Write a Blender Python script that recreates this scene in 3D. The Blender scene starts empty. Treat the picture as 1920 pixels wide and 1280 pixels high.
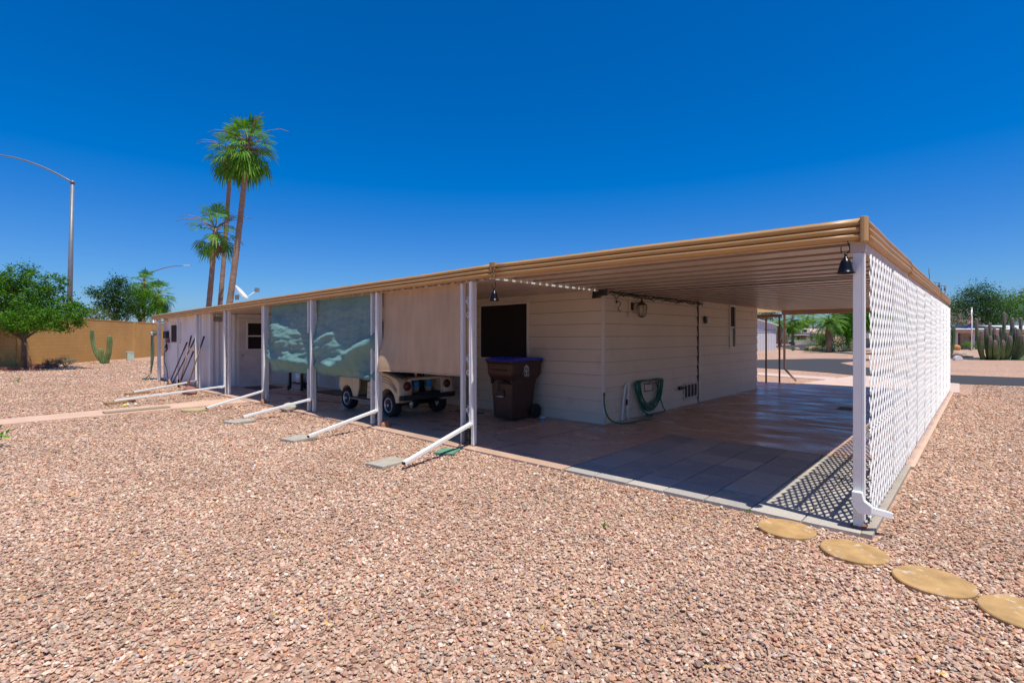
import bpy, math, random
import numpy as np
from mathutils import Vector, Matrix, noise as mnoise
R = math.radians
random.seed(7)
rng = np.random.default_rng(11)
sc = bpy.context.scene
COL = sc.collection

# ------------------------------------------------------------------ camera
F = 948.0
AZ = math.atan(884 / 948.0)                       # camera looks this far left of the world's +Y
CR = (math.cos(AZ), math.sin(AZ)); CF = (-math.sin(AZ), math.cos(AZ))
CX, CY, CZ = 0.711, -4.778, 1.5
cam = bpy.data.cameras.new('camera')
cam.sensor_width = 36.0; cam.lens = 36.0 * F / 1920.0
cam.shift_y = (640 - 632.2) / 1920.0 * -1.0
cam.clip_start = 0.05; cam.clip_end = 3000
camo = bpy.data.objects.new('camera', cam); COL.objects.link(camo)
camo.location = (CX, CY, CZ); camo.rotation_euler = (R(90), 0, AZ)
sc.camera = camo
# ------------------------------------------------------------------ light
SUN = Vector((0.785, -0.11, 2.215)).normalized()
el = math.asin(SUN.z); azs = math.atan2(SUN.x, SUN.y)
w = bpy.data.worlds.new('World'); sc.world = w; w.use_nodes = True
wn = w.node_tree; wn.nodes.clear()
sk = wn.nodes.new('ShaderNodeTexSky'); sk.sky_type = 'NISHITA'; sk.sun_disc = False
sk.sun_elevation = el; sk.sun_rotation = azs; sk.altitude = 400
sk.air_density = 1.0; sk.dust_density = 0.5; sk.ozone_density = 2.0
hs = wn.nodes.new('ShaderNodeHueSaturation'); hs.inputs['Saturation'].default_value = 1.6
mx = wn.nodes.new('ShaderNodeMix'); mx.data_type = 'RGBA'; mx.blend_type = 'MULTIPLY'
mx.inputs['Factor'].default_value = 1
tcw = wn.nodes.new('ShaderNodeTexCoord'); spw = wn.nodes.new('ShaderNodeSeparateXYZ'); wn.links.new(tcw.outputs['Generated'], spw.inputs[0])
rw = wn.nodes.new('ShaderNodeValToRGB'); wn.links.new(spw.outputs[2], rw.inputs[0])
for i_, (p_, c_) in enumerate([(0.0, (.40, .56, 1.0)), (.10, (.54, .76, 1.10)), (.27, (1.0, .95, 1.22)), (1.0, (1.0, .98, 1.2))]):
    if i_ > 1: rw.color_ramp.elements.new(.5)
    rw.color_ramp.elements[i_].position = p_; rw.color_ramp.elements[i_].color = (*c_, 1)
wn.links.new(rw.outputs[0], mx.inputs['B'])
bg = wn.nodes.new('ShaderNodeBackground'); bg.inputs['Strength'].default_value = 0.09
wo = wn.nodes.new('ShaderNodeOutputWorld')
wn.links.new(sk.outputs[0], hs.inputs['Color']); wn.links.new(hs.outputs[0], mx.inputs['A'])
wn.links.new(mx.outputs['Result'], bg.inputs['Color']); wn.links.new(bg.outputs[0], wo.inputs[0])
sl = bpy.data.lights.new('sun', 'SUN'); sl.energy = 4.4; sl.angle = R(0.53); sl.color = (1, 0.955, 0.89)
so = bpy.data.objects.new('sun', sl); COL.objects.link(so)
so.rotation_euler = (-SUN).to_track_quat('-Z', 'Y').to_euler(); so.location = (0, 0, 30)
sc.view_settings.view_transform = 'Standard'; sc.view_settings.look = 'None'
sc.view_settings.exposure = 0.30; sc.view_settings.gamma = 1.0

# ------------------------------------------------------------------ helpers
def fall(x, y):
    """the lot rises very gently to the right"""
    return 0.00473 * ((x - CX) * CR[0] + (y - CY) * CR[1])
def G(px, py, z=0.0):
    """ground point seen at a place of the photo (1920 wide)"""
    r = (px - 960) / F; u = (632.2 - 0.00473 * (px - 960) - py) / F
    t = (z - CZ) / u
    return (CX + (CF[0] + r * CR[0]) * t, CY + (CF[1] + r * CR[1]) * t)
def D(px, f):
    """plan position at depth f in column px"""
    r = (px - 960) / F * f
    return (CX + CF[0] * f + CR[0] * r, CY + CF[1] * f + CR[1] * r)
def ZH(px, py, f):
    return CZ + (632.2 - 0.00473 * (px - 960) - py) / F * f

OFF = {}
LONG = set()
def tag(o, label=None, cat=None, group=None, kind=None, long=False):
    if label: o['label'] = label
    if cat: o['category'] = cat
    if group: o['group'] = group
    if kind: o['kind'] = kind
    if long: LONG.add(o.name)
    return o
def root(name, loc, label, cat, group=None, long=False, rz=0.0, kind=None):
    o = bpy.data.objects.new(name, None); o.empty_display_size = 0.2; COL.objects.link(o)
    o.location = loc; o.rotation_euler = (0, 0, rz)
    OFF[o.name] = Vector(loc)
    return tag(o, label, cat, group, kind, long)

class M:
    """collects shapes; build() links them as one mesh object"""
    def __init__(s): s.v = []; s.f = []; s.sm = []
    def add(s, vs, fs, smooth=False):
        b = len(s.v); s.v += [tuple(v) for v in vs]
        s.f += [tuple(b + i for i in f) for f in fs]; s.sm += [smooth] * len(fs); return s
    def box(s, x0, x1, y0, y1, z0, z1):
        return s.add([(x0,y0,z0),(x1,y0,z0),(x1,y1,z0),(x0,y1,z0),(x0,y0,z1),(x1,y0,z1),(x1,y1,z1),(x0,y1,z1)],
                     [(0,3,2,1),(4,5,6,7),(0,1,5,4),(1,2,6,5),(2,3,7,6),(3,0,4,7)])
    def obox(s, c, d, rot=None):
        m = rot if rot is not None else Matrix.Identity(3)
        vs = [Vector(c) + m @ Vector((sx*d[0]/2, sy*d[1]/2, sz*d[2]/2)) for sz in (-1,1) for sx, sy in ((-1,-1),(1,-1),(1,1),(-1,1))]
        return s.add(vs, [(0,3,2,1),(4,5,6,7),(0,1,5,4),(1,2,6,5),(2,3,7,6),(3,0,4,7)])
    def bar(s, p, q, wd, ht, up=(0,0,1)):
        p = Vector(p); q = Vector(q); a = (q-p); L = a.length; a.normalize()
        b = a.cross(Vector(up)); b.normalize(); c = b.cross(a)
        m = Matrix((a, b, c)).transposed()
        return s.obox((p+q)/2, (L, wd, ht), m)
    def tube(s, pts, r, n=8, caps=True, smooth=True):
        pts = [Vector(p) for p in pts]; k = len(pts)
        rs = r if isinstance(r, (list, tuple)) else [r]*k
        t0 = (pts[1]-pts[0]).normalized(); up = Vector((0,0,1)) if abs(t0.z) < .9 else Vector((1,0,0))
        a = t0.cross(up).normalized(); vs = []; prev = t0
        for i in range(k):
            t = ((pts[min(i+1,k-1)] - pts[max(i-1,0)]))
            if t.length < 1e-9: t = prev.copy()
            t.normalize()
            a = (a - t*a.dot(t))
            if a.length < 1e-6: a = t.orthogonal()
            a.normalize(); b = t.cross(a); prev = t
            for j in range(n):
                th = 2*math.pi*j/n
                vs.append(pts[i] + (a*math.cos(th) + b*math.sin(th))*rs[i])
        fs = [(i*n+j, i*n+(j+1)%n, (i+1)*n+(j+1)%n, (i+1)*n+j) for i in range(k-1) for j in range(n)]
        s.add(vs, fs, smooth)
        if caps: s.add(vs[:n], [tuple(reversed(range(n)))]); s.add(vs[-n:], [tuple(range(n))])
        return s
    def lathe(s, prof, c=(0,0,0), n=24, axis='Z', smooth=True):
        vs = []; c = Vector(c)
        for (r, h) in prof:
            for j in range(n):
                t = 2*math.pi*j/n; x, y = r*math.cos(t), r*math.sin(t)
                vs.append(c + (Vector((x,y,h)) if axis=='Z' else Vector((x,h,y)) if axis=='Y' else Vector((h,x,y))))
        k = len(prof)
        fs = [(i*n+j, i*n+(j+1)%n, (i+1)*n+(j+1)%n, (i+1)*n+j) for i in range(k-1) for j in range(n)]
        s.add(vs, fs, smooth)
        for i in (0, k-1):
            if prof[i][0] > 1e-6: s.add(vs[i*n:(i+1)*n], [tuple(range(n))])
        return s
    def prism(s, poly, a0, a1, axis='Z', smooth=False):
        n = len(poly)
        def P(u, v, h): return (u,v,h) if axis=='Z' else (u,h,v) if axis=='Y' else (h,u,v)
        s.add([P(u,v,a0) for u,v in poly] + [P(u,v,a1) for u,v in poly], [(i,(i+1)%n,n+(i+1)%n,n+i) for i in range(n)], smooth)
        s.add([P(u,v,a0) for u,v in poly], [tuple(range(n))]); s.add([P(u,v,a1) for u,v in poly], [tuple(range(n))])
        return s
    def grid(s, fn, nu, nv, smooth=True):
        vs = [fn(i/nu, j/nv) for j in range(nv+1) for i in range(nu+1)]
        return s.add(vs, [(j*(nu+1)+i, j*(nu+1)+i+1, (j+1)*(nu+1)+i+1, (j+1)*(nu+1)+i) for j in range(nv) for i in range(nu)], smooth)
    def build(s, name, mat, parent=None, loc=None, bevel=0.0, thick=0.0, local=False):
        """local: vertices are already in the parent's own frame; else they are in the world's"""
        vs = np.array(s.v, dtype=float)
        if parent is not None:
            off = Vector((0,0,0)) if local else OFF[parent.name]
        else:
            if loc is None:
                loc = ((vs[:,0].min()+vs[:,0].max())/2, (vs[:,1].min()+vs[:,1].max())/2, vs[:,2].min())
            off = Vector((0,0,0)) if local else Vector(loc)
        me = bpy.data.meshes.new(name)
        me.from_pydata((vs - np.array(off)).tolist(), [], s.f)
        me.polygons.foreach_set('use_smooth', s.sm)
        me.update()
        import bmesh
        b = bmesh.new(); b.from_mesh(me); bmesh.ops.remove_doubles(b, verts=b.verts, dist=1e-5)
        bmesh.ops.recalc_face_normals(b, faces=b.faces); b.to_mesh(me); b.free()
        o = bpy.data.objects.new(name, me); COL.objects.link(o); me.materials.append(mat)
        if parent is not None:
            o.parent = parent; OFF[o.name] = OFF[parent.name]
        else:
            o.location = loc; OFF[o.name] = Vector(loc)
        if thick:
            md = o.modifiers.new('t', 'SOLIDIFY'); md.thickness = thick; md.offset = 0
        if bevel:
            md = o.modifiers.new('b', 'BEVEL'); md.width = bevel; md.segments = 2; md.limit_method = 'ANGLE'; md.angle_limit = R(40)
        return o

def fast(name, verts, faces, mat, parent=None, loc=(0,0,0), col=None, smooth=False):
    me = bpy.data.meshes.new(name); n = len(verts); m, k = faces.shape
    off = OFF[parent.name] if parent is not None else Vector(loc)
    me.vertices.add(n); me.vertices.foreach_set('co', (verts - np.array(off)).astype(np.float32).ravel())
    me.loops.add(m*k); me.loops.foreach_set('vertex_index', faces.astype(np.int32).ravel())
    me.polygons.add(m); me.polygons.foreach_set('loop_start', np.arange(0, m*k, k, dtype=np.int32))
    me.polygons.foreach_set('loop_total', np.full(m, k, dtype=np.int32))
    me.polygons.foreach_set('use_smooth', np.full(m, smooth))
    me.update(calc_edges=True)
    if col is not None:
        a = me.color_attributes.new('Col', 'FLOAT_COLOR', 'POINT'); a.data.foreach_set('color', col.astype(np.float32).ravel())
    me.materials.append(mat)
    o = bpy.data.objects.new(name, me); COL.objects.link(o)
    if parent is not None: o.parent = parent; OFF[o.name] = OFF[parent.name]
    else: o.location = loc; OFF[o.name] = Vector(loc)
    return o
def copy_tree(o, loc, label=None, parent=None):
    c = o.copy(); COL.objects.link(c)
    if parent is None:
        c.location = loc; OFF[c.name] = Vector(loc)
        if label: c['label'] = label
    else: c.parent = parent; OFF[c.name] = OFF[parent.name]
    for ch in list(o.children): copy_tree(ch, loc, None, c)
    return c

# ------------------------------------------------------------------ materials
def nt(name):
    m = bpy.data.materials.new(name); m.use_nodes = True
    t = m.node_tree; return m, t, t.nodes['Principled BSDF']
def N(t, k, **kw):
    n = t.nodes.new(k)
    for a, b in kw.items():
        if a in n.inputs: n.inputs[a].default_value = b
        else: setattr(n, a, b)
    return n
def ramp(t, src, stops):
    r = t.nodes.new('ShaderNodeValToRGB'); e = r.color_ramp.elements
    while len(e) < len(stops): e.new(0.5)
    for i, (p, c) in enumerate(stops):
        e[i].position = p; e[i].color = (*c, 1) if len(c) == 3 else c
    t.links.new(src, r.inputs[0]); return r.outputs[0]
def mixc(t, f, a, b, mode='MIX'):
    m = t.nodes.new('ShaderNodeMix'); m.data_type = 'RGBA'; m.blend_type = mode
    for i, v in (('Factor', f), ('A', a), ('B', b)):
        if hasattr(v, 'default_value') or hasattr(v, 'is_linked'): t.links.new(v, m.inputs[i])
        elif i == 'Factor': m.inputs[i].default_value = v
        else: m.inputs[i].default_value = (*v, 1)
    return m.outputs['Result']
def noise_(t, scale, detail=3, vec=None, rough=0.5, dist=0.0):
    n = t.nodes.new('ShaderNodeTexNoise'); n.inputs['Scale'].default_value = scale
    n.inputs['Detail'].default_value = detail; n.inputs['Roughness'].default_value = rough; n.inputs['Distortion'].default_value = dist
    if vec is not None: t.links.new(vec, n.inputs['Vector'])
    return n.outputs['Fac']
def pos(t): return t.nodes.new('ShaderNodeNewGeometry').outputs['Position']
def scaled(t, v, s):
    m = t.nodes.new('ShaderNodeMapping'); m.inputs['Scale'].default_value = s; t.links.new(v, m.inputs['Vector']); return m.outputs[0]
def bump(t, h, st, dist, b):
    n = t.nodes.new('ShaderNodeBump'); n.inputs['Strength'].default_value = st; n.inputs['Distance'].default_value = dist
    t.links.new(h, n.inputs['Height']); t.links.new(n.outputs[0], b.inputs['Normal']); return n
def mk(name, c, rough=0.6, metal=0.0, var=0.12, scale=3.0, dirt=None, dirt_scale=1.2, dirt_lo=0.55, bmp=0.0, bscale=60, bdist=0.003, spec=0.5, stretch=None):
    m, t, b = nt(name); v = pos(t)
    if stretch: v = scaled(t, v, stretch)
    lo = tuple(x*(1-var) for x in c); hi = tuple(min(1, x*(1+var)) for x in c)
    out = ramp(t, noise_(t, scale, 5, v), [(0.3, lo), (0.7, hi)])
    if dirt:
        f = ramp(t, noise_(t, dirt_scale, 8, v, 0.65), [(dirt_lo, (0,0,0)), (min(1, dirt_lo+0.2), (1,1,1))])
        out = mixc(t, f, out, dirt)
    t.links.new(out, b.inputs['Base Color'])
    b.inputs['Roughness'].default_value = rough; b.inputs['Metallic'].default_value = metal
    b.inputs['Specular IOR Level'].default_value = spec
    if bmp: bump(t, noise_(t, bscale, 4, v), bmp, bdist, b)
    return m
# ------------------------------------------------------------------ ground materials
def gravel_base():
    m, t, b = nt('gravel_base'); v = pos(t)
    vo = N(t, 'ShaderNodeTexVoronoi', Scale=34.0); t.links.new(v, vo.inputs['Vector'])
    wn_ = t.nodes.new('ShaderNodeTexWhiteNoise'); t.links.new(vo.outputs['Position'], wn_.inputs['Vector'])
    c = ramp(t, wn_.outputs['Value'], [(0, (.24,.14,.10)), (.15, (.50,.31,.22)), (.4, (.62,.43,.31)), (.62, (.56,.32,.21)), (.8, (.70,.55,.42)), (.93, (.48,.40,.33)), (1, (.74,.58,.38))])
    big = ramp(t, noise_(t, .35, 4, v), [(.3, (.82,.78,.74)), (.7, (.98,.92,.88))])
    c = mixc(t, 1.0, c, ramp(t, noise_(t, 6, 6, v, .8), [(.3, (.80,.80,.80)), (.7, (1.12,1.12,1.12))]), 'MULTIPLY')
    c = mixc(t, 1.0, c, big, 'MULTIPLY')
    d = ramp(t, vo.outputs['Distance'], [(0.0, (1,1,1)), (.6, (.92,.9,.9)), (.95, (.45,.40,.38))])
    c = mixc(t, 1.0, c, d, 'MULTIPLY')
    t.links.new(c, b.inputs['Base Color']); b.inputs['Roughness'].default_value = .9; b.inputs['Specular IOR Level'].default_value = .2
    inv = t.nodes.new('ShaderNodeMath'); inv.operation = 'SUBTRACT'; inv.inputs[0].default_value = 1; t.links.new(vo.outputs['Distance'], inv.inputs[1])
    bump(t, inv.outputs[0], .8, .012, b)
    return m
MG = gravel_base()
def stone_mat():
    m, t, b = nt('gravel_stone'); a = t.nodes.new('ShaderNodeVertexColor'); a.layer_name = 'Col'
    v = pos(t); n = ramp(t, noise_(t, 90, 4, v), [(.3, (.82,.8,.8)), (.7, (1.12,1.1,1.08))])
    pt = ramp(t, noise_(t, .55, 6, v, .6), [(.32, (.84,.82,.80)), (.52, (1.0,1.0,1.0)), (.72, (1.12,1.11,1.10))])
    c = mixc(t, 1.0, mixc(t, 1.0, a.outputs[0], n, 'MULTIPLY'), pt, 'MULTIPLY')
    t.links.new(c, b.inputs['Base Color'])
    b.inputs['Roughness'].default_value = .85; b.inputs['Specular IOR Level'].default_value = .25
    bump(t, noise_(t, 160, 3, v), .3, .002, b)
    return m
MS = stone_mat()
def asphalt(name, c):
    return mk(name, c, rough=.9, var=.12, scale=40, bmp=.3, bscale=120, bdist=.003, spec=.25, dirt=tuple(x*1.25 for x in c), dirt_scale=.25)
MA = asphalt('asphalt', (.052,.050,.050))
MCON = mk('pale_concrete', (.58,.43,.34), rough=.85, var=.07, scale=1.5, dirt=(.48,.35,.28), dirt_scale=1.3, bmp=.2, bscale=90, spec=.2)
MEDGE = mk('salmon_concrete', (.60,.40,.28), rough=.8, var=.07, scale=2.5, dirt=(.48,.33,.25), dirt_scale=2, bmp=.2, bscale=80, spec=.3)

def slab_mat():
    m, t, b = nt('painted_slab'); v = pos(t)
    c = ramp(t, noise_(t, 1.1, 7, v, .6), [(.3, (.54,.355,.25)), (.55, (.59,.40,.285)), (.75, (.63,.44,.315))])
    st = ramp(t, noise_(t, 2.2, 9, scaled(t, v, (.55, 1.8, 1)), .7, .6), [(.50, (0,0,0)), (.62, (1,1,1))])
    # worn, weathered paint in the outer half of the carport
    sx = t.nodes.new('ShaderNodeSeparateXYZ'); t.links.new(v, sx.inputs[0])
    mr = t.nodes.new('ShaderNodeMapRange'); mr.inputs[1].default_value = -3.4; mr.inputs[2].default_value = -1.6; t.links.new(sx.outputs[0], mr.inputs[0])
    mu = t.nodes.new('ShaderNodeMath'); mu.operation = 'MULTIPLY'; t.links.new(st, mu.inputs[0]); t.links.new(mr.outputs[0], mu.inputs[1])
    c = mixc(t, mu.outputs[0], c, (.47,.31,.225))
    t.links.new(c, b.inputs['Base Color'])
    rr = ramp(t, noise_(t, 1.6, 6, scaled(t, v, (.6, 1.6, 1)), .65, .4), [(.38, (.17,.17,.17)), (.62, (.55,.55,.55))])
    t.links.new(rr, b.inputs['Roughness']); b.inputs['Specular IOR Level'].default_value = .42
    bump(t, noise_(t, 2.5, 6, scaled(t, v, (.5, 1.5, 1)), .6), .2, .010, b)
    return m
MSLAB = slab_mat()

# ------------------------------------------------------------------ setting
def flat_poly(name, pts, z, mat, kind='structure', thick=0.0):
    m = M()
    if thick: m.prism(pts, z - thick, z)
    else: m.add([(x, y, z) for x, y in pts], [tuple(range(len(pts)))])
    return tag(m.build(name, mat, loc=(pts[0][0], pts[0][1], z)), kind=kind, long=True)
ZG = -0.035
g = M()
# one sheet, finer near the lot so that the gravel can roll a little
def gz(x, y):
    d = math.hypot(x - CX, y - CY)
    return ZG + 0.0
g.add([(-900,-300,ZG),(900,-300,ZG),(900,1500,ZG),(-900,1500,ZG)], [(0,1,2,3)])
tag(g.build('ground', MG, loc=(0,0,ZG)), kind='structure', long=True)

slab = [(-16.42,-.17),(-2.80,-.17),(-2.80,2.58),(.10,2.58),(.10,13.0),(-5.2,13.0),(-16.42,13.0)]
flat_poly('patio_slab', slab, 0.0, MSLAB, thick=.12)
flat_poly('slab_edge_strip', [(-16.42,-.19),(-2.80,-.19),(-2.80,-.17),(-16.42,-.17)], -.001, MEDGE, thick=.12)
flat_poly('footpath', [(-13.3,-.19),(-12.2,-.19),(-12.15,-4.4),(-12.0,-9.5),(-12.9,-9.5),(-13.05,-4.4)], -.015, MEDGE, thick=.05)
# control joints scored in the slab
j = M()
for a in ((-16.3,1.25,-4.1,1.262),(-4.10,2.60,-4.09,.0),(-8.2,-.1,-8.19,2.6),(-4.05,6.60,.05,6.61),(-4.05,10.60,.05,10.61)):
    x0,y0,x1,y1 = a
    if abs(x1-x0) < .1: x0, x1 = x0-.005, x0+.005
    j.box(min(x0,x1),max(x0,x1),min(y0,y1),max(y0,y1),-.004,.0015)
tag(j.build('slab_joint', mk('joint_dark', (.12,.07,.05), rough=.9), loc=(-8,2,0)), kind='structure', long=True)
# grey concrete pavers, one sheet of blocks with open joints
mp, t, b = nt('grey_paver'); v = pos(t)
oi = t.nodes.new('ShaderNodeNewGeometry').outputs['Random Per Island']
c = ramp(t, oi, [(0, (.33,.31,.275)), (.5, (.40,.37,.32)), (1, (.50,.45,.37))])
c = mixc(t, ramp(t, noise_(t, 2.2, 8, v, .65), [(.52, (0,0,0)), (.7, (1,1,1))]), c, (.55,.46,.34))
c = mixc(t, 1.0, c, ramp(t, noise_(t, 60, 4, v), [(.3,(.88,.88,.88)),(.7,(1.1,1.1,1.1))]), 'MULTIPLY')
t.links.new(c, b.inputs['Base Color']); b.inputs['Roughness'].default_value = .8; b.inputs['Specular IOR Level'].default_value = .35
bump(t, noise_(t, 150, 3, v), .25, .002, b)
pv = M(); nx, ny = 7, 6; x0, x1, y0, y1 = -2.79, .03, -.165, 2.57
for i in range(nx):
    for k in range(ny):
        a0 = x0 + (x1-x0)*i/nx; a1 = x0 + (x1-x0)*(i+1)/nx; b0 = y0 + (y1-y0)*k/ny; b1 = y0 + (y1-y0)*(k+1)/ny
        dz = random.uniform(-.003, .003); dz2 = random.uniform(-.002,.002)
        pv.add([(a0+.004,b0+.004,-.07),(a1-.004,b0+.004,-.07),(a1-.004,b1-.004,-.07),(a0+.004,b1-.004,-.07),
                (a0+.006,b0+.006,dz-.004),(a1-.006,b0+.006,dz2-.004),(a1-.006,b1-.006,dz-.004),(a0+.006,b1-.006,dz2-.004)],
               [(0,3,2,1),(4,5,6,7),(0,1,5,4),(1,2,6,5),(2,3,7,6),(3,0,4,7)])
tag(pv.build('paving', mp, loc=(-1.4,1.2,0), bevel=.003), kind='structure', long=True)
flat_poly('paving_bed', [(-2.79,-.15),(.02,-.15),(.02,2.57),(-2.79,2.57)], -.03, mk('joint_soil', (.03,.022,.018), rough=.95), thick=.05)
# lit kerb under the lattice
k = M(); k.box(.03,.10,-.15,2.58,-.07,.0)
tag(k.build('slab_curb', mk('grey_curb', (.36,.31,.24), rough=.85), loc=(.07,0,0)), kind='structure', long=True)
k = M(); k.box(.10,.135,2.58,13.0,-.08,-.002)
tag(k.build('side_curb', MEDGE, loc=(.12,6,0)), kind='structure', long=True)

P = lambda L: [G(*q) for q in L]
flat_poly('driveway', P([(1498,718.6),(1540,712),(1577,707),(1609,702.2),(1780,716.6),(1799,718.2)]) + [(.25,13.01),(-3.45,13.01)], -.012, MCON, thick=.03)
flat_poly('garden_path', P([(1300,691),(1417,697),(1480,701),(1569,706.7),(1557,711),(1480,706),(1417,701.5),(1300,694)]), -.016, MCON, thick=.02)
flat_poly('street', P([(1250,678),(1418,673.5),(1535,671.5),(1574,679),(1608,686),(1780,701.5),(1960,708),(2300,722),(2300,737),(1960,723),(1780,717),(1608,702.5),(1552,697),(1466,691),(1417,688),(1250,683)]), -.022, MA)
flat_poly('side_street', P([(1535,671.5),(1608,672),(1781,668.3),(1960,671.5),(2300,676),(2300,681),(1960,675.5),(1840,673.2),(1781,671.8),(1608,675.8),(1574,679)]), -.024, MA)
flat_poly('far_street', P([(1300,652),(1420,650),(1460,647.7),(1520,644.6),(1560,644),(1560,645.5),(1512,649),(1509.6,651),(1520,654),(1545,657.6),(1608,661),(1700,661),(1700,664.5),(1602,663.5),(1520,657.8),(1482,654.5),(1460,650.5),(1420,652.4),(1300,655)]), -.022, MA)

# ------------------------------------------------------------------ loose gravel
def icos():
    p = (1+5**.5)/2
    v = np.array([(-1,p,0),(1,p,0),(-1,-p,0),(1,-p,0),(0,-1,p),(0,1,p),(0,-1,-p),(0,1,-p),(p,0,-1),(p,0,1),(-p,0,-1),(-p,0,1)],float)
    v /= np.linalg.norm(v[0])
    f = np.array([(0,11,5),(0,5,1),(0,1,7),(0,7,10),(0,10,11),(1,5,9),(5,11,4),(11,10,2),(10,7,6),(7,1,8),(3,9,4),(3,4,2),(3,2,6),(3,6,8),(3,8,9),(4,9,5),(2,4,11),(6,2,10),(8,6,7),(9,8,1)])
    return v, f
def octa():
    v = np.array([(1,0,0),(-1,0,0),(0,1,0),(0,-1,0),(0,0,1),(0,0,-1)],float)
    f = np.array([(0,2,4),(2,1,4),(1,3,4),(3,0,4),(2,0,5),(1,2,5),(3,1,5),(0,3,5)]); return v, f
def rotm(yaw, tx, ty):
    n = len(yaw); c, s = np.cos(yaw), np.sin(yaw); Z = np.zeros(n); O = np.ones(n)
    A = np.stack([c,-s,Z,s,c,Z,Z,Z,O],1).reshape(n,3,3)
    c, s = np.cos(tx), np.sin(tx); B = np.stack([O,Z,Z,Z,c,-s,Z,s,c],1).reshape(n,3,3)
    c, s = np.cos(ty), np.sin(ty); C = np.stack([c,Z,s,Z,O,Z,-s,Z,c],1).reshape(n,3,3)
    return A @ B @ C
PAL = np.array([(0.6, 0.4, 0.29), (0.68, 0.48, 0.36), (0.56, 0.31, 0.21), (0.5, 0.37, 0.29), (0.72, 0.58, 0.46), (0.6, 0.45, 0.33), (0.66, 0.41, 0.26), (0.44, 0.26, 0.18), (0.42, 0.35, 0.3), (0.8, 0.72, 0.62), (0.66, 0.41, 0.17), (0.18, 0.15, 0.145)])
PW = np.array([.18,.17,.10,.12,.13,.13,.07,.04,.03,.03,.010,.003]); PW = PW/PW.sum()
def stones_in(n, f0, f1, rmul):
    f = rng.uniform(f0, f1, n*2); wd = 1.13*f + 1.7
    f = f[rng.uniform(0,1,n*2) < wd/wd.max()][:n]; n = len(f); r = rng.uniform(-1, 1, n)*(1.13*f + 1.7)
    x = CX + CF[0]*f + CR[0]*r; y = CY + CF[1]*f + CR[1]*r
    ok = ~((x > -16.45) & (x < .135) & (y > -.185))
    ok &= ~((x <= -16.45) & (x > -22.4) & (y > .15))
    ok &= ~((x > -13.2) & (x < -12.1) & (y < 0) & (rng.uniform(0,1,n) < .985))
    # thin patches so that the cover is not even
    den = np.sin(x*1.3+1.7*np.sin(y*.9))*np.sin(y*1.7+1.3*np.sin(x*.7))
    ok &= rng.uniform(0,1,n) < 1 - .45*np.clip(den-.35,0,1)/.65
    ok &= ~((x > -6) & (x < .5) & (y > 12.9)) & ~((y > 16.2 + .14*x) & (x > -12))      # not on the drive and streets
    if f1 > 20:
        ok &= ~((x > -9) & (y > 12)) | ((x > .5) & (y < 16))
        ok &= ~((x > -22.4) & (x < .2) & (y > 0))
    return x[ok], y[ok]
def make_stones(x, y, tmpl, rmean):
    v, f = tmpl; n = len(x); k = len(v)
    s = rmean*np.exp(rng.normal(0, .33, n)); s = np.clip(s, rmean*.4, rmean*2.1)
    sc_ = np.stack([s*rng.uniform(.9,1.4,n), s*rng.uniform(.65,1.0,n), s*rng.uniform(.34,.65,n)], 1)
    P_ = v[None]*rng.uniform(.68, 1.22, (n,k,1)) * sc_[:,None,:]
    Rm = rotm(rng.uniform(0,6.28,n), rng.normal(0,.32,n), rng.normal(0,.32,n))
    P_ = np.einsum('nij,nkj->nki', Rm, P_)
    z = ZG + s*.20 + rng.uniform(0,.008,n)*(s/rmean) + fall(x, y)*0
    P_ += np.stack([x,y,z],1)[:,None,:]
    ci = rng.choice(len(PAL), n, p=PW); c = PAL[ci]*np.array([.885,.855,.81])*np.clip(rng.normal(1,.16,(n,1)),.5,1.4)*rng.uniform(.95,1.05,(n,3))
    c = np.clip(c,0,.85); c = np.concatenate([c, np.ones((n,1))],1); c = np.repeat(c, k, 0)
    return P_.reshape(-1,3), (f[None] + (np.arange(n)*k)[:,None,None]).reshape(-1,3), c
def gravel(name, n, f0, f1, tmpl, rm):
    x, y = stones_in(n, f0, f1, 1); v, f, c = make_stones(x, y, tmpl, rm)
    o = fast(name, v, f, MS, loc=(0,0,0), col=c)
    tag(o, kind='stuff', long=True); o['label'] = 'loose pink and tan decorative gravel'; return len(x)
GQ = 1.0
gravel('gravel', int(205000*GQ), -.2, 4.6, icos(), .0088)
gravel('gravel', int(270000*GQ), 4.6, 9.0, icos(), .0105)
gravel('gravel', int(185000*GQ), 9.0, 18.0, octa(), .016)
gravel('gravel', int(150000*GQ), 18.0, 36.0, octa(), .023)
# ------------------------------------------------------------------ materials for the buildings
MALU = mk('white_metal', (.74,.73,.69), rough=.38, var=.05, scale=6, dirt=(.50,.40,.33), dirt_scale=7, dirt_lo=.66, spec=.5)
MPIPE = mk('white_pipe', (.84,.84,.79), rough=.35, var=.04, scale=6, dirt=(.55,.53,.48), dirt_scale=9, dirt_lo=.68)
MFAS = mk('tan_metal', (.47,.27,.095), rough=.42, var=.07, scale=2.0, dirt=(.30,.17,.065), dirt_scale=3, dirt_lo=.62, spec=.5, bmp=.12, bscale=3, bdist=.01)
MSOF = mk('ceiling_metal', (.58,.45,.345), rough=.30, var=.07, scale=1.2, dirt=(.46,.33,.24), dirt_scale=3.2, dirt_lo=.62, stretch=(.35,1.6,1))
MSID, t, b = nt('cream_siding'); v = pos(t)
c = ramp(t, noise_(t, 1.5, 5, v), [(.3, (.74,.64,.50)), (.7, (.81,.70,.56))])
c = mixc(t, ramp(t, noise_(t, 2.2, 8, v, .65), [(.58, (0,0,0)), (.8, (1,1,1))]), c, (.62,.52,.43))
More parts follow.
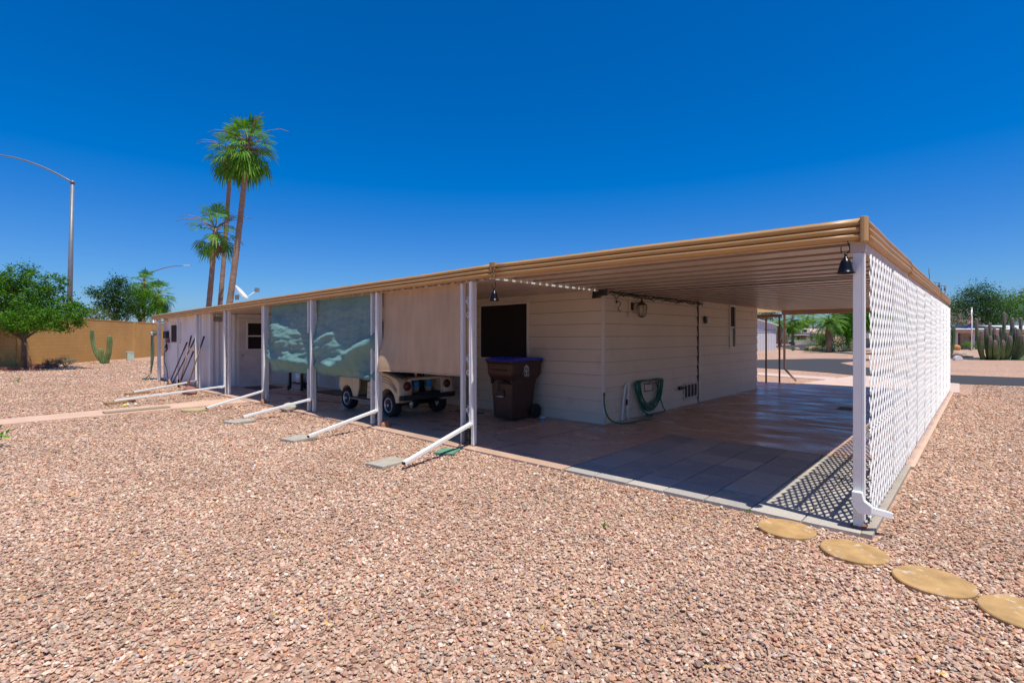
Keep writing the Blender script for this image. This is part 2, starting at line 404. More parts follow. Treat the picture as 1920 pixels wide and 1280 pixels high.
dp = N(t, 'ShaderNodeVectorMath', operation='DOT_PRODUCT'); t.links.new(v, dp.inputs[0]); dp.inputs[1].default_value = (-.00473*CR[0], -.00473*CR[1], 1)
def mth(op, a_, b_):
    n_ = t.nodes.new('ShaderNodeMath'); n_.operation = op
    for i_, q_ in enumerate((a_, b_)):
        if isinstance(q_, (int, float)): n_.inputs[i_].default_value = q_
        else: t.links.new(q_, n_.inputs[i_])
    return n_.outputs[0]
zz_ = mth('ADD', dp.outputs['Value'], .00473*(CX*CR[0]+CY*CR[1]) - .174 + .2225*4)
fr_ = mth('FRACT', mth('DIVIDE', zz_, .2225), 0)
c = mixc(t, ramp(t, fr_, [(0, (.0,.0,.0)), (.962, (0,0,0)), (.972, (1,1,1)), (1, (1,1,1))]), c, (.22,.175,.14))   # shadow line under each lap, painted into the colour
t.links.new(c, b.inputs['Base Color']); b.inputs['Roughness'].default_value = .6
bump(t, noise_(t, 14, 4, v), .15, .003, b)
MWHT = mk('white_wall', (.80,.78,.75), rough=.6, var=.04, scale=1.5, dirt=(.62,.58,.56), dirt_scale=1.8, dirt_lo=.6)
MTRIM = mk('trim_white', (.76,.70,.62), rough=.5, var=.05)
MBLK = mk('black_plastic', (.02,.02,.022), rough=.45, var=.2)
MDRK = mk('dark_screen', (.018,.013,.014), rough=.65, var=.15, spec=.3)
MRUST = mk('rusty_metal', (.25,.10,.05), rough=.8, var=.3, scale=12)
MROOF = mk('roof_top', (.62,.58,.52), rough=.6)
MBRN = mk('brown_metal', (.16,.055,.04), rough=.5, var=.15)

def interp(x, tab):
    for (a, va), (b_, vb) in zip(tab, tab[1:]):
        if a <= x <= b_: return va + (vb-va)*(x-a)/(b_-a)
    return tab[0][1] if x < tab[0][0] else tab[-1][1]
def ftop(x): return interp(x, [(-22.3,2.385),(-12,2.44),(-4,2.465),(.1,2.405)])     # front fascia, top edge
def stop_(y): return interp(y, [(-.2,2.405),(5,2.44),(13.4,2.49)])                    # side fascia

# ------------------------------------------------------------------ the carport and porch roof
cp = root('carport_roof', (-2, 6, 2.3), 'long flat metal patio and carport roof with tan ribbed fascia', 'roof', long=True)
def fascia_profile(n=7):
    """outline of a three roll fascia: (outwards, down from the top)"""
    pts = [(0,0)]
    for k in range(3):
        h0 = .008 + k*.054
        for i in range(n+1):
            a = math.pi*i/n
            pts.append((-.002 + .038*math.sin(a)**.7 + .003*k, h0 + .052*(1-math.cos(a))/2))
    pts += [(.012,.176),(-.004,.176),(-.004,.168)]
    return pts
def fascia(name, path, topf, outd, parent, label=None, wob=.004, seed=0):
    """path: list of plan points; outd: outward plan direction"""
    prof = fascia_profile(); k = len(prof); vs = []
    for i, (x, y, q) in enumerate(path):
        zt = topf(q) + wob*mnoise.noise((q*.8+seed, 3.1, seed))
        wb = wob*mnoise.noise((q*1.3+seed, 7.7, 1.0))
        for (o_, d_) in prof:
            bend = 0
            vs.append((x + outd[0]*(o_+wb), y + outd[1]*(o_+wb), zt - d_))
    m_ = M(); n = len(path)
    m_.add(vs, [(i*k+j, i*k+j+1, (i+1)*k+j+1, (i+1)*k+j) for i in range(n-1) for j in range(k-1)], True)
    m_.add(vs[:k], [tuple(range(k))]); m_.add(vs[-k:], [tuple(range(k))])
    o = m_.build(name, MFAS, parent)
    md = o.modifiers.new('t', 'SOLIDIFY'); md.thickness = .003; md.offset = -1
    if label: o['label'] = label
    return o
YF = -.085; XF = .034
def seg(x0, x1, step=.25):
    n = max(2, int(abs(x1-x0)/step)); return [(x0+(x1-x0)*i/n, YF, x0+(x1-x0)*i/n) for i in range(n+1)]
fascia('fascia_board', seg(-22.25,-3.99), ftop, (0,-1), cp, 'tan ribbed front fascia over the porch')
fascia('fascia_board', seg(-3.97,.02), ftop, (0,-1), cp, 'tan ribbed front fascia over the carport opening', seed=3)
def segy(y0, y1, step=.25):
    n = max(2, int(abs(y1-y0)/step)); return [(XF, y0+(y1-y0)*i/n, y0+(y1-y0)*i/n) for i in range(n+1)]
fascia('fascia_board', segy(-.06,3.02), stop_, (1,0), cp, 'tan ribbed side fascia, near length', seed=5)
fascia('fascia_board', segy(3.05,8.9), lambda q: stop_(q)-.012, (1,0), cp, 'tan ribbed side fascia, middle length', seed=6)
fascia('fascia_board', segy(8.93,13.15), lambda q: stop_(q)-.006, (1,0), cp, 'tan ribbed side fascia, far length', seed=7)
e = M()
# folded corner cap
z1 = 2.412; z0 = 2.222
e.prism([(.018,-.128),(.030,-.133),(.048,-.131),(.062,-.114),(.070,-.088),(.062,-.078),(.045,-.08),(.020,-.088)], z0, z1)
o = e.build('corner_cap', MFAS, cp, bevel=.004)
# torn joint between the two front lengths
e = M(); zj = ftop(-3.98)
e.prism([(-4.03,-.130),(-3.985,-.137),(-3.93,-.130),(-3.93,-.09),(-4.03,-.09)], zj-.045, zj+.012)
for i in range(9):
    x = -3.98 + random.uniform(-.05,.05); z = zj - random.uniform(.05,.19)
    e.obox((x, -.125 + random.uniform(-.012,.006), z), (random.uniform(.015,.045), .006, random.uniform(.012,.04)), Matrix.Rotation(random.uniform(-1,1),3,'Y') @ Matrix.Rotation(random.uniform(-.5,.5),3,'Z'))
e.build('joint_patch', MFAS, cp)
# little dents at the corner: a split piece of the lowest roll
# carport pans run along X (ribs seen from below), porch pans run along Y
def pan(u):            # one 0.45 m pan: wide flat, then a trapezoid valley going up
    u = u % .45
    if u <= .29: return 0.0
    if u <= .31: return .055*(u-.29)/.02
    if u <= .43: return .055
    return .055*(.45-u)/.02
MCEI, t, b = nt('ribbed_ceiling'); v = pos(t)
sx = t.nodes.new('ShaderNodeSeparateXYZ'); t.links.new(v, sx.inputs[0])
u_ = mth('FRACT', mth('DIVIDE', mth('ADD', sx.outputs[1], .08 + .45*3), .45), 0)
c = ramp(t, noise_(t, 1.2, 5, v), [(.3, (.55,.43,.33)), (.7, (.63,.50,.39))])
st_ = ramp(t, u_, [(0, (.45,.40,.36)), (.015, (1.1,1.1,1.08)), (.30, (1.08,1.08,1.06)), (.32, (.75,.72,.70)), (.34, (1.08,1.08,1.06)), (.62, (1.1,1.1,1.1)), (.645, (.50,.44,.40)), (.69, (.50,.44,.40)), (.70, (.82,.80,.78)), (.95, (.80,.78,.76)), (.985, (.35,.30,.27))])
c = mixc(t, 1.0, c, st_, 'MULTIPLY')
c = mixc(t, ramp(t, noise_(t, 3.0, 7, scaled(t, v, (.35,2.2,1)), .7), [(.60,(0,0,0)),(.72,(.8,.8,.8))]), c, (.30,.20,.13))
t.links.new(c, b.inputs['Base Color']); b.inputs['Roughness'].default_value = .32
ys = []
y = -.08
while y < 13.15:
    for d in (0.0,.15,.29,.31,.43):
        if y + d <= 13.15: ys.append(y+d)
    y += .45
def zc(x, y): return 2.268 + .012*(y/13) - .0*(x)
cl = M(); xs = [-4.02, -2.0, .04]
vs = []
for yy in ys:
    for x in xs:
        vs.append((x, yy, zc(x,yy) + pan(yy+.08) + .034*(1-(x+4.12)/4.16)))
nxs = len(xs)
cl.add(vs, [(i*nxs+j, i*nxs+j+1, (i+1)*nxs+j+1, (i+1)*nxs+j) for i in range(len(ys)-1) for j in range(nxs-1)])
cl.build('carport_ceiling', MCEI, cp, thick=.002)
cl = M(); vs = []; xs2 = []
x = -22.2
while x < -4.10:
    for d in (0,.012,.016,.10,.145,.149,.161,.165,.25,.295):
        if x + d < -4.10: xs2.append(x+d)
    x += .305
def pan2(u):
    u = (u+22.2) % .305
    return .040 if (u < .013 or u > .29) else (.040 if .146 < u < .164 else 0)
for x in xs2:
    for yy in (-.08, 1.3, 2.75):
        vs.append((x, yy, 2.262 + pan2(x) + .045*(yy/2.7)))
cl.add(vs, [(i*3+j, i*3+j+1, (i+1)*3+j+1, (i+1)*3+j) for i in range(len(xs2)-1) for j in range(2)])
cl.build('porch_ceiling', MSOF, cp, thick=.002)
cl = M(); y = -.08
while y < 2.62:      # closure strip with open pan ends: daylight shows through
    cl.box(-4.10,-4.02,y,y+random.choice((.08,.09,.11)),2.298,2.312); y += random.choice((.13,.15,.17))
cl.box(-4.10,-4.02,2.65,13.0,2.298,2.312)
cl.build('closure_strip', MSOF, cp)
cl = M(); cl.box(-4.086,-4.064,-.07,2.64,2.268,2.297); cl.build('glint_strip', MALU, cp)  # white strip added to catch the sun as glints and keep it off the floor
cl = M(); cl.box(-3.7,-.06,3.105,3.135,2.262,2.268); cl.build('ceiling_seam', mk('seam_dark',(.05,.03,.02),rough=.9), cp)
# upper skins
cl = M(); cl.box(-4.02,.04,-.08,13.15,2.368,2.38); cl.build('roof_deck', MROOF, cp)
cl = M(); cl.box(-22.2,-4.045,-.08,3.2,2.35,2.362); cl.build('roof_deck', MROOF, cp)
# header beams
b_ = M(); b_.box(-4.02,.0,12.98,13.08,2.17,2.31); b_.box(-4.02,0.0,13.08,13.16,2.2,2.40); b_.build('end_beam', mk('beam_tan',(.50,.36,.24),rough=.6), cp)
b_ = M(); b_.box(-.03,.03,-.03,13.1,2.15,2.30); b_.build('side_beam', mk('beam_pale',(.60,.47,.36),rough=.6), cp)
b_ = M(); b_.box(-22.2,-.03,-.05,-.0,2.272,2.30); b_.build('front_beam', MSOF, cp)

# ------------------------------------------------------------------ the mobile home
hm = root('mobile_home', (-8, 6.6, 0), 'cream mobile home with wide horizontal lap siding behind the carport', 'house', long=True)
XH, YH = -4.07, 2.65
LZ = [-.02, .174] + [.174 + .2225*k for k in range(1, 11)]
def laps(m, a0, a1, fixed, axis, holes=(), wave=.0):
    """lap siding boards; holes: (a, b, z0, z1)"""
    for i in range(len(LZ)-1):
        z0, z1 = LZ[i], LZ[i+1]
        cuts = sorted(set([a0, a1] + [v for h in holes if h[2] < z1-.01 and h[3] > z0+.01 for v in h[:2]]))
        for c0, c1 in zip(cuts, cuts[1:]):
            zz0, zz1 = z0, z1
            hh = [h for h in holes if h[0]-1e-6 <= c0 and c1 <= h[1]+1e-6 and h[2] < z1-.01 and h[3] > z0+.01]
            spans = [(z0, z1)]
            for h in hh:
                if h[2] <= z0 and h[3] >= z1: spans = []
                elif h[2] > z0 and h[3] < z1: spans = [(z0, h[2]), (h[3], z1)]
                elif h[2] > z0: spans = [(z0, h[2])]
                else: spans = [(h[3], z1)]
            for (q0, q1) in spans:
                def o_(z): return .022*(z1-z)/(z1-z0) + .004
                n = max(1, int((c1-c0)/.6))
                for s_ in range(n):
                    u0 = c0+(c1-c0)*s_/n; u1 = c0+(c1-c0)*(s_+1)/n
                    w0 = .004*mnoise.noise((u0*.9, z0*3, 5.0)); w1 = .004*mnoise.noise((u1*.9, z0*3, 5.0))
                    if axis == 'x':      # wall faces -Y
                        vs = [(u0,fixed-o_(q0)+w0,q0),(u1,fixed-o_(q0)+w1,q0),(u1,fixed-o_(q1)+w1,q1),(u0,fixed-o_(q1)+w0,q1),(u0,fixed,q0),(u1,fixed,q0)]
                    else:
                        vs = [(fixed+o_(q0)-w0,u0,q0),(fixed+o_(q0)-w1,u1,q0),(fixed+o_(q1)-w1,u1,q1),(fixed+o_(q1)-w0,u0,q1),(fixed,u0,q0),(fixed,u1,q0)]
                    m.add(vs, [(0,1,2,3),(0,4,5,1)])
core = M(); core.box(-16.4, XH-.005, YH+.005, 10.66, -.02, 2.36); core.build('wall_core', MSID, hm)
# front wall boards
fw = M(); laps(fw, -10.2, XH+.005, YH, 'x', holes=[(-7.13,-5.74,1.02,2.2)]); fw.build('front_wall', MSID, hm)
# ribbed skirt section of the front further left
cw = M(); x = -16.38; vs = []; k = 0
while x < -10.2:
    for d, o_ in ((0,.0),(.03,.022),(.075,.022),(.105,.0)):
        vs.append((x+d, YH-.004-o_)); 
    x += .15
n = len(vs); cw.add([(a,b2,0.02) for a,b2 in vs] + [(a,b2,2.34) for a,b2 in vs], [(i,i+1,n+i+1,n+i) for i in range(n-1)])
cw.build('ribbed_wall', MWHT, hm, thick=.001)
cw = M(); cw.box(-16.38,-10.2,YH-.06,YH-.03,0,.09); cw.build('base_trim', MWHT, hm)
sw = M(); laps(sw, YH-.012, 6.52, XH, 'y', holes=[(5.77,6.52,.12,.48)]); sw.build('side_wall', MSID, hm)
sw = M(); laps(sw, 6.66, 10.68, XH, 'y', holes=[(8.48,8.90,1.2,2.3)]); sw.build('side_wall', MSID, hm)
# corner post, and the gap with its long trim strip between the two wall lengths
tr = M(); tr.box(XH-.02, XH+.031, YH-.030, YH+.012, 0, 2.36); tr.build('corner_trim', MTRIM, hm, bevel=.003)
tr = M(); tr.box(XH+.0, XH+.034, 6.585, 6.66, 0, 2.33); tr.build('wall_trim', MTRIM, hm, bevel=.003)
tr = M(); tr.box(XH-.0, XH+.012, 6.52, 6.585, 0, 2.33); tr.build('wall_gap', mk('gap_dark',(.04,.03,.025),rough=.9), hm)
# loose cable hanging down that joint
cb = M(); cb.tube([(XH+.03,6.53+.012*math.sin(i*1.7),.5+i*.12) for i in range(16)], .008, 6); cb.build('wall_cable', MBLK, hm)
# top band under the ceiling
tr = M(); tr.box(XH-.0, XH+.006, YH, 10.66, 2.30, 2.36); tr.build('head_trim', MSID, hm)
# big dark window at the front
wi = M()
X0,X1,Z0,Z1 = -7.13,-5.74,1.04,2.2
wi.box(X0,X0+.045,YH-.045,YH+.0,Z0,Z1); wi.box(X1-.045,X1,YH-.045,YH,Z0,Z1); wi.box(X0+.045,X1-.045,YH-.045,YH,Z0,Z0+.045); wi.box(X0+.045,X1-.045,YH-.045,YH,Z1-.045,Z1)
wf = wi.build('window', MTRIM, hm, bevel=.004)
p_ = M(); p_.box(X0+.045,X1-.045,YH-.030,YH-.012,Z0+.045,Z1-.045); p_.build('screen', MDRK, wf)
# narrow window of the side
wi = M(); Y0,Y1,Z0,Z1 = 8.48,8.90,1.2,2.3
wi.box(XH,XH+.045,Y0,Y0+.04,Z0,Z1); wi.box(XH,XH+.045,Y1-.04,Y1,Z0,Z1); wi.box(XH,XH+.045,Y0+.04,Y1-.04,Z0,Z0+.04); wi.box(XH,XH+.045,Y0+.04,Y1-.04,Z1-.04,Z1); wi.box(XH+.01,XH+.04,Y0+.04,Y1-.04,1.72,1.75)
wf = wi.build('window', MTRIM, hm, bevel=.003)
p_ = M(); p_.box(XH+.005,XH+.012,Y0+.04,Y1-.04,1.75,Z1-.04); p_.build('screen', MDRK, wf)
p_ = M(); p_.box(XH+.005,XH+.012,Y0+.04,Y1-.04,Z0+.04,1.72); o = p_.build('pane', mk('grey_glass',(.10,.10,.085),rough=.15), wf)
# louvred vent low on the side wall
vt = M(); Y0,Y1,Z0,Z1 = 5.80,6.50,.14,.47
vt.box(XH,XH+.034,Y0,Y0+.03,Z0,Z1); vt.box(XH,XH+.034,Y1-.03,Y1,Z0,Z1); vt.box(XH,XH+.034,Y0+.03,Y1-.03,Z0,Z0+.03); vt.box(XH,XH+.034,Y0+.03,Y1-.03,Z1-.03,Z1)
for i in range(1,4): vt.box(XH+.01,XH+.030,Y0+(Y1-Y0)*i/4-.012,Y0+(Y1-Y0)*i/4+.012,Z0+.03,Z1-.03)
ve = vt.build('wall_vent', MTRIM, hm, bevel=.002)
p_ = M(); p_.box(XH+.001,XH+.008,Y0+.03,Y1-.03,Z0+.03,Z1-.03)
for i in range(14): 
    z = Z0+.04+i*.019; p_.obox((XH+.016,(Y0+Y1)/2,z), (.014,Y1-Y0-.07,.003), Matrix.Rotation(.6,3,'Y'))
p_.build('louvre', mk('vent_brown',(.10,.06,.05),rough=.7), ve)
rf = M(); rf.box(-16.4,-4.03,2.70,10.7,2.381,2.42); rf.build('roof', MROOF, hm)
# far awning seen beyond the house, sunlit corrugated sheet
aw = root('patio_awning', (-5.6, 11.9, 2.2), 'sunlit tan corrugated awning past the far end of the house', 'awning', long=True)
vs = []; n = 0; y = 10.75
while y < 13.2:
    for d, h in ((0,0),(.03,.03),(.07,.03),(.10,0)): vs.append((y+d, h)); n += 1
    y += .14
am = M(); am.add([(-8.6,a,2.20+h) for a,h in vs] + [(-4.06,a,2.30+h) for a,h in vs], [(i,i+1,n+i+1,n+i) for i in range(n-1)])
mt, t, b = nt('awning_fibre'); b.inputs['Base Color'].default_value = (.62,.42,.20,1); b.inputs['Roughness'].default_value = .5
b.inputs['Transmission Weight'].default_value = 0.0
tl = t.nodes.new('ShaderNodeBsdfTranslucent'); tl.inputs[0].default_value = (.75,.46,.2,1); ms = t.nodes.new('ShaderNodeMixShader'); ms.inputs[0].default_value = .45
t.links.new(b.outputs[0], ms.inputs[1]); t.links.new(tl.outputs[0], ms.inputs[2]); t.links.new(ms.outputs[0], t.nodes['Material Output'].inputs[0])
am.build('roof_sheet', mt, aw)
am = M(); am.box(-8.6,-4.06,13.1,13.16,2.12,2.20); am.build('beam', MBRN, aw)
for nm_, (x, y) in (('support_post',(-4.42,12.75)),('support_post',(-4.10,13.03))):
    q = M(); q.box(x-.022,x+.022,y-.022,y+.022,0,2.2); tag(q.build(nm_, MBRN), 'thin brown steel post past the far house corner, ' + ('left of two' if x < -4.3 else 'nearest the downspout'), 'post', 'thin brown posts at the far end of the carport')
q = M(); q.tube([(-3.98,13.12,2.2),(-3.98,13.12,.45),(-3.92,13.2,.36),(-3.75,13.55,.05)], .035, 10)
tag(q.build('downspout', mk('tan_pipe',(.55,.42,.32),rough=.5)), 'tan downspout pipe kicked out at its foot beyond the house', 'downspout')

# ------------------------------------------------------------------ storage room at the far left
st = root('storage_room', (-19, 1.4, 0), 'white storage room with a small window and a side door at the left end of the porch', 'shed', long=True)
q = M(); q.box(-21.9,-16.42,.2,2.64,-.03,2.27); q.build('wall', MWHT, st)
q = M(); vs = []; y = .20; n = 0
while y < .95:
    for d, o_ in ((0,.0),(.03,.022),(.075,.022),(.105,.0)): vs.append((y+d, o_)); n += 1
    y += .15
q.add([(-16.40+o_,a,.02) for a,o_ in vs] + [(-16.40+o_,a,2.25) for a,o_ in vs], [(i,i+1,n+i+1,n+i) for i in range(n-1)])
q.build('ribbed_panel', MWHT, st, thick=.001)
q = M(); q.box(-16.42,-16.35,.165,.25,-.03,2.27); q.build('corner_trim', MWHT, st, bevel=.003)
q = M(); q.box(-16.42,-16.36,.95,1.0,0,2.12); q.box(-16.42,-16.36,1.86,1.91,0,2.12); q.box(-16.42,-16.36,1.0,1.86,2.07,2.12); q.build('door_frame', MTRIM, st)
dr = M(); dr.box(-16.41,-16.375,1.0,1.86,.03,2.07); d_ = dr.build('door', mk('door_cream',(.68,.60,.56),rough=.5), st)
for z0, z1 in ((1.17,1.56),(1.60,1.99)):
    p_ = M(); p_.box(-16.374,-16.362,1.24,1.66,z0,z1); p_.build('pane', MDRK, d_)
p_ = M(); 
for a in ((1.20,1.24,1.13,2.03),(1.66,1.70,1.13,2.03),(1.24,1.66,1.13,1.17),(1.24,1.66,1.99,2.03),(1.24,1.66,1.56,1.60)): p_.box(-16.374,-16.352,*a)
p_.build('window_frame', MTRIM, d_)
p_ = M(); p_.lathe([(.0,0),(.012,.0),(.012,.03),(.026,.045),(.026,.06),(.0,.07)], (-16.375,1.07,.98), 12, 'X'); p_.build('knob', mk('brass',(.5,.35,.15),rough=.3,metal=1), d_)
for z in (.3,1.78):
    p_ = M(); p_.box(-16.38,-16.352,.985,1.01,z,z+.09); p_.build('hinge', MTRIM, d_)
q = M(); q.box(-16.42,-16.2,.95,1.95,-.02,.03); q.build('threshold', MTRIM, st)
q = M(); q.box(-16.352,-16.338,.26,.48,2.02,2.17)
for i in range(6): q.box(-16.338,-16.333,.27,.47,2.035+i*.022,2.045+i*.022)
q.build('wall_vent', mk('vent_grey',(.30,.27,.26),rough=.6), st)
q = M(); X0,X1,Z0,Z1 = -20.75,-19.55,1.34,2.04
for a in ((X0,X0+.06,Z0,Z1),(X1-.06,X1,Z0,Z1),(X0+.06,X1-.06,Z0,Z0+.05),(X0+.06,X1-.06,Z1-.05,Z1)): q.box(a[0],a[1],.16,.2,a[2],a[3])
wf = q.build('window', MTRIM, st)
q = M(); q.box(X0+.06,X1-.06,.178,.195,Z0+.05,Z1-.05); q.build('pane', MDRK, wf)
q = M(); q.box(-21.5,-21.1,.10,.2,1.52,1.78); q.build('meter_box', MBLK, st)
q = M(); q.box(-21.22,-20.98,.11,.2,1.36,1.50); q.build('conduit_box', MRUST, st)
q = M(); q.tube([(-21.25,.16,1.52),(-21.27,.16,1.3),(-21.2,.15,1.18),(-21.5,.14,1.0),(-21.55,.14,.7),(-21.1,.13,.4),(-20.9,.12,.05)], .012, 6); q.build('hanging_cable', MBLK, st)
q = M(); q.tube([(-21.2,.10,1.18),(-21.0,.10,1.3),(-20.95,.10,1.15),(-21.1,.1,1.05)], .03, 6); q.build('outlet_box', MBLK, st)
# flood lamp under the eave
fl = root('flood_lamp', (-21.4, .1, 2.12), 'round white flood lamp under the far left eave', 'lamp')
q = M(); q.lathe([(.0,-.14),(.07,-.12),(.11,-.03),(.115,.0)], (-21.6,.0,2.14), 14, 'Y'); q.build('lamp_head', MALU, fl)
q = M(); q.box(-21.45,-21.2,.12,.2,2.05,2.17); q.tube([(-21.35,.12,2.1),(-21.6,.06,2.14)], .02, 8); q.build('mount', MALU, fl)

# ------------------------------------------------------------------ lattice side screen
lt = root('lattice_fence', (0, 6.5, 0), 'white diagonal lattice privacy screen along the right side of the carport', 'fence', long=True)
MLAT = mk('white_plastic', (.84,.83,.78), rough=.5, var=.03, scale=8, dirt=(.78,.74,.68), dirt_scale=5, dirt_lo=.62)
seams = [.02,1.41,2.63,3.85,5.07,6.29,7.51,8.73,9.95,11.17,12.39,13.08]
def zlat(y): return 2.125 + .006*y
PITCH, SW, ST = .165, .048, .004
import mathutils
def clip_slat(ya, yb, z0, z1, c, sgn):
    """centre line z = sgn*y + c inside the rectangle"""
    pts = []
    for y in (ya, yb):
        z = sgn*y + c
        if z0 <= z <= z1: pts.append((y, z))
    for z in (z0, z1):
        y = (z - c)*sgn
        if ya < y < yb: pts.append((y, z))
    pts = sorted(set((round(a,5), round(b,5)) for a, b in pts))
    return (pts[0], pts[-1]) if len(pts) >= 2 else None
for i in range(len(seams)-1):
    ya, yb = seams[i] + .003, seams[i+1] - .003
    m_ = M(); sk_ = random.uniform(-.06,.06)
    for sgn, x in ((-1, .058), (1, .058+ST+.001)):
        c0 = int((-yb-1)/PITCH) - 2
        for q_ in range(-120, 140):
            c = q_*PITCH + sk_
            r_ = clip_slat(ya, yb, .05, zlat(ya), c, sgn)
            if not r_: continue
            (a, za), (b2, zb) = r_
            if math.hypot(b2-a, zb-za) < .05: continue
            dl = .010
            dyy, dzz = (b2-a), (zb-za); L = math.hypot(dyy, dzz); ny_, nz_ = -dzz/L*SW/2, dyy/L*SW/2
            P4 = [(a+ny_, za+nz_), (b2+ny_, zb+nz_), (b2-ny_, zb-nz_), (a-ny_, za-nz_)]
            P4 = [(min(max(y_, ya-.002), yb+.002), min(max(z_, .035), zlat(ya)+.035)) for y_, z_ in P4]
            m_.prism(P4, x-ST/2, x+ST/2, 'X')
    m_.build('lattice_panel', MLAT, lt)
for i, y in enumerate(seams[1:-1]):
    m_ = M(); m_.box(.0638,.0665,y-.022,y+.022,.04,2.13); m_.build('seam_strip', MLAT, lt)
for z in (.72, 1.5):
    m_ = M(); m_.box(.030,.053,.06,13.06,z-.02,z+.02); m_.build('rail', MLAT, lt)
for y in (4.4, 8.8, 13.05):
    m_ = M(); m_.box(-.03,.028,y-.03,y+.03,0,2.15); m_.build('fence_post', MALU, lt, bevel=.004)

# ------------------------------------------------------------------ ornamental posts and downspouts along the front
def scroll(m, c, r, turn, a0, k, y):
    """a small wire volute in the XZ plane"""
    pts = []
    for i in range(15):
        s = i/14; a = a0 + k*s*turn*2*math.pi; rr = r*(1-.78*s)
        pts.append((c[0]+rr*math.cos(a), y, c[1]+rr*math.sin(a)))
    m.tube(pts, .005, 5)
MWIRE = mk('aged_metal', (.70,.68,.66), rough=.35, metal=.3, var=.2, scale=20)
def post_pair(x, h=2.27, narrow=False):
    """two fluted aluminium uprights with wire scrolls between; origin at the foot of the right upright"""
    rt = root('porch_post', (x, 0, 0), '', 'post', 'ornamental white posts along the front of the porch', long=False)
    dx = -.225
    for xx in (0, dx):
        m = M()
        w2 = .0235
        m.prism([(xx-w2,-.03),(xx-w2+.008,-.036),(xx-.010,-.036),(xx-.006,-.026),(xx+.006,-.026),(xx+.010,-.036),(xx+w2-.008,-.036),(xx+w2,-.03),(xx+w2,.03),(xx-w2,.03)], 0.004, h)
        m.build('upright', MALU, rt, local=True)
        m = M(); m.box(xx-.045,xx+.045,-.045,.042,.0,.008); m.build('base_plate', MRUST, rt, local=True)
    cx = dx/2
    for z in (1.95, 1.14, .42):
        m = M(); A = []
        for i in range(31):                        # one wire: volute, sweep, volute
            s_ = i/30
            if s_ < .42:
                u = 1-s_/.42; a = 2.6 + u*1.35*2*math.pi; rr = .058*(1-.75*u); A.append((cx+.005+rr*math.cos(a), 0, z+.07+rr*math.sin(a)))
            elif s_ < .58:
                u = (s_-.42)/.16; A.append((cx-.045+.09*u, 0, z+.07+.058*math.sin(2.6) - .20*u - .0))
            else:
                u = (s_-.58)/.42; a = .5 - u*1.35*2*math.pi; rr = .052*(1-.75*u); A.append((cx-.0+rr*math.cos(a), 0, z-.125+rr*math.sin(a)))
        m.tube(A, .0075, 6)
        for zz in (z+.11, z-.16): m.tube([(dx+.029,0,zz),(cx,0,zz+.012),(-.029,0,zz)], .004, 5)
        m.build('scroll', MWIRE, rt, local=True)
    return rt
px = [-4.47,-6.83,-9.24,-11.64,-14.18,-16.68]
plab = ['ornamental double post right beside the brown trash cart, with coiled wire at its foot','ornamental double post between the green screen and the tan screen',
        'ornamental double post between the two green screens','ornamental double post at the left edge of the green screens','ornamental double post just left of the storage room door',
        'ornamental double post with a wooden stake beside the leaning garden tools']
proto = None
for x, l in zip(px, plab):
    if proto is None: proto = post_pair(0); pr_ = proto; pr_.location = (x,0,0)
    else: pr_ = copy_tree(proto, (x,0,0))
    pr_['label'] = l
for i, x in enumerate((-19.1, -21.5)):
    q = root('porch_post', (x,0,0), ('single slim white post in front of the storage room window','white post at the far left end of the porch holding the hose bracket')[i], 'post', 'ornamental white posts along the front of the porch')
    m = M(); m.box(-.03,.03,-.035,.03,-.03,2.27); m.build('upright', MALU, q, local=True, bevel=.004)
    if i: m = M(); m.box(-.22,-.16,-.035,.03,-.03,2.27); m.build('upright', MALU, q, local=True, bevel=.004)
# corner post of the carport
q = root('corner_post', (-.005,0,0), 'white square post at the front right corner of the carport', 'post')
m = M(); m.box(-.035,.022,-.045,.035,.0,2.148); m.build('upright', MALU, q, local=True, bevel=.003)
m = M(); m.box(.023,.040,-.045,.02,.06,2.14); m.build('edge_channel', MLAT, q, local=True)
m = M(); m.box(-.05,.05,-.05,-.031,2.149,2.232); m.build('cap_plate', mk('cap_tan',(.55,.45,.36),rough=.5), q, local=True)
m = M(); m.box(-.05,.05,-.06,.05,.0,.012); m.build('base_plate', MRUST, q, local=True)

def downspout(x, zk, end, label, w=.046, d=.036, name='downspout', path='front'):
    q = root(name, (x, -.075, 0), label, 'downspout', 'white downspouts along the porch front' if path == 'front' else None)
    m = M(); m.box(-w/2,w/2,-d/2,d/2,zk,2.27)
    for s in (-1,1): m.box(s*w/2-.003 if s > 0 else -w/2-.002, s*w/2+.002 if s > 0 else -w/2+.003, -d/2-.003, d/2, zk, 2.26)
    m.build('downpipe', MPIPE, q, local=True, bevel=.003)
    e = Vector((end[0]-x, end[1]+.075, .045)); s0 = Vector((0,-.01,zk+.015))
    m = M(); m.tube([(0,0,zk+.05),(0,-.004,zk+.01),(e.x*.03,e.y*.03-.01,zk-.012),tuple(s0+(e-s0)*.06)], .031, 4, smooth=False); m.build('elbow', MPIPE, q, local=True)
    m = M(); m.bar(s0, e, .056, .042); m.build('kick_out', MPIPE, q, local=True, bevel=.004)
    dn = (e-s0).normalized(); m = M(); m.bar(e+dn*.001, e+dn*.003, .055, .038); m.build('outlet', MBLK, q, local=True)
    return q
GP = lambda x, y: G(x, y)
downspout(-4.44, .30, GP(757,876), 'white downspout with long kick-out pipe resting by the nearest splash pad')
downspout(-6.80, .26, GP(578,824), 'white downspout with long kick-out pipe at the post between green and tan screens')
downspout(-9.21, .26, GP(456,786), 'white downspout with long kick-out pipe at the post between the two green screens')
downspout(-11.62, .26, GP(387,769), 'white downspout with kick-out pipe ending on the round tan stepping disc')
downspout(-14.30, .20, GP(214,755), 'white downspout with very long pipe ending on a wooden block by the yellow ball')
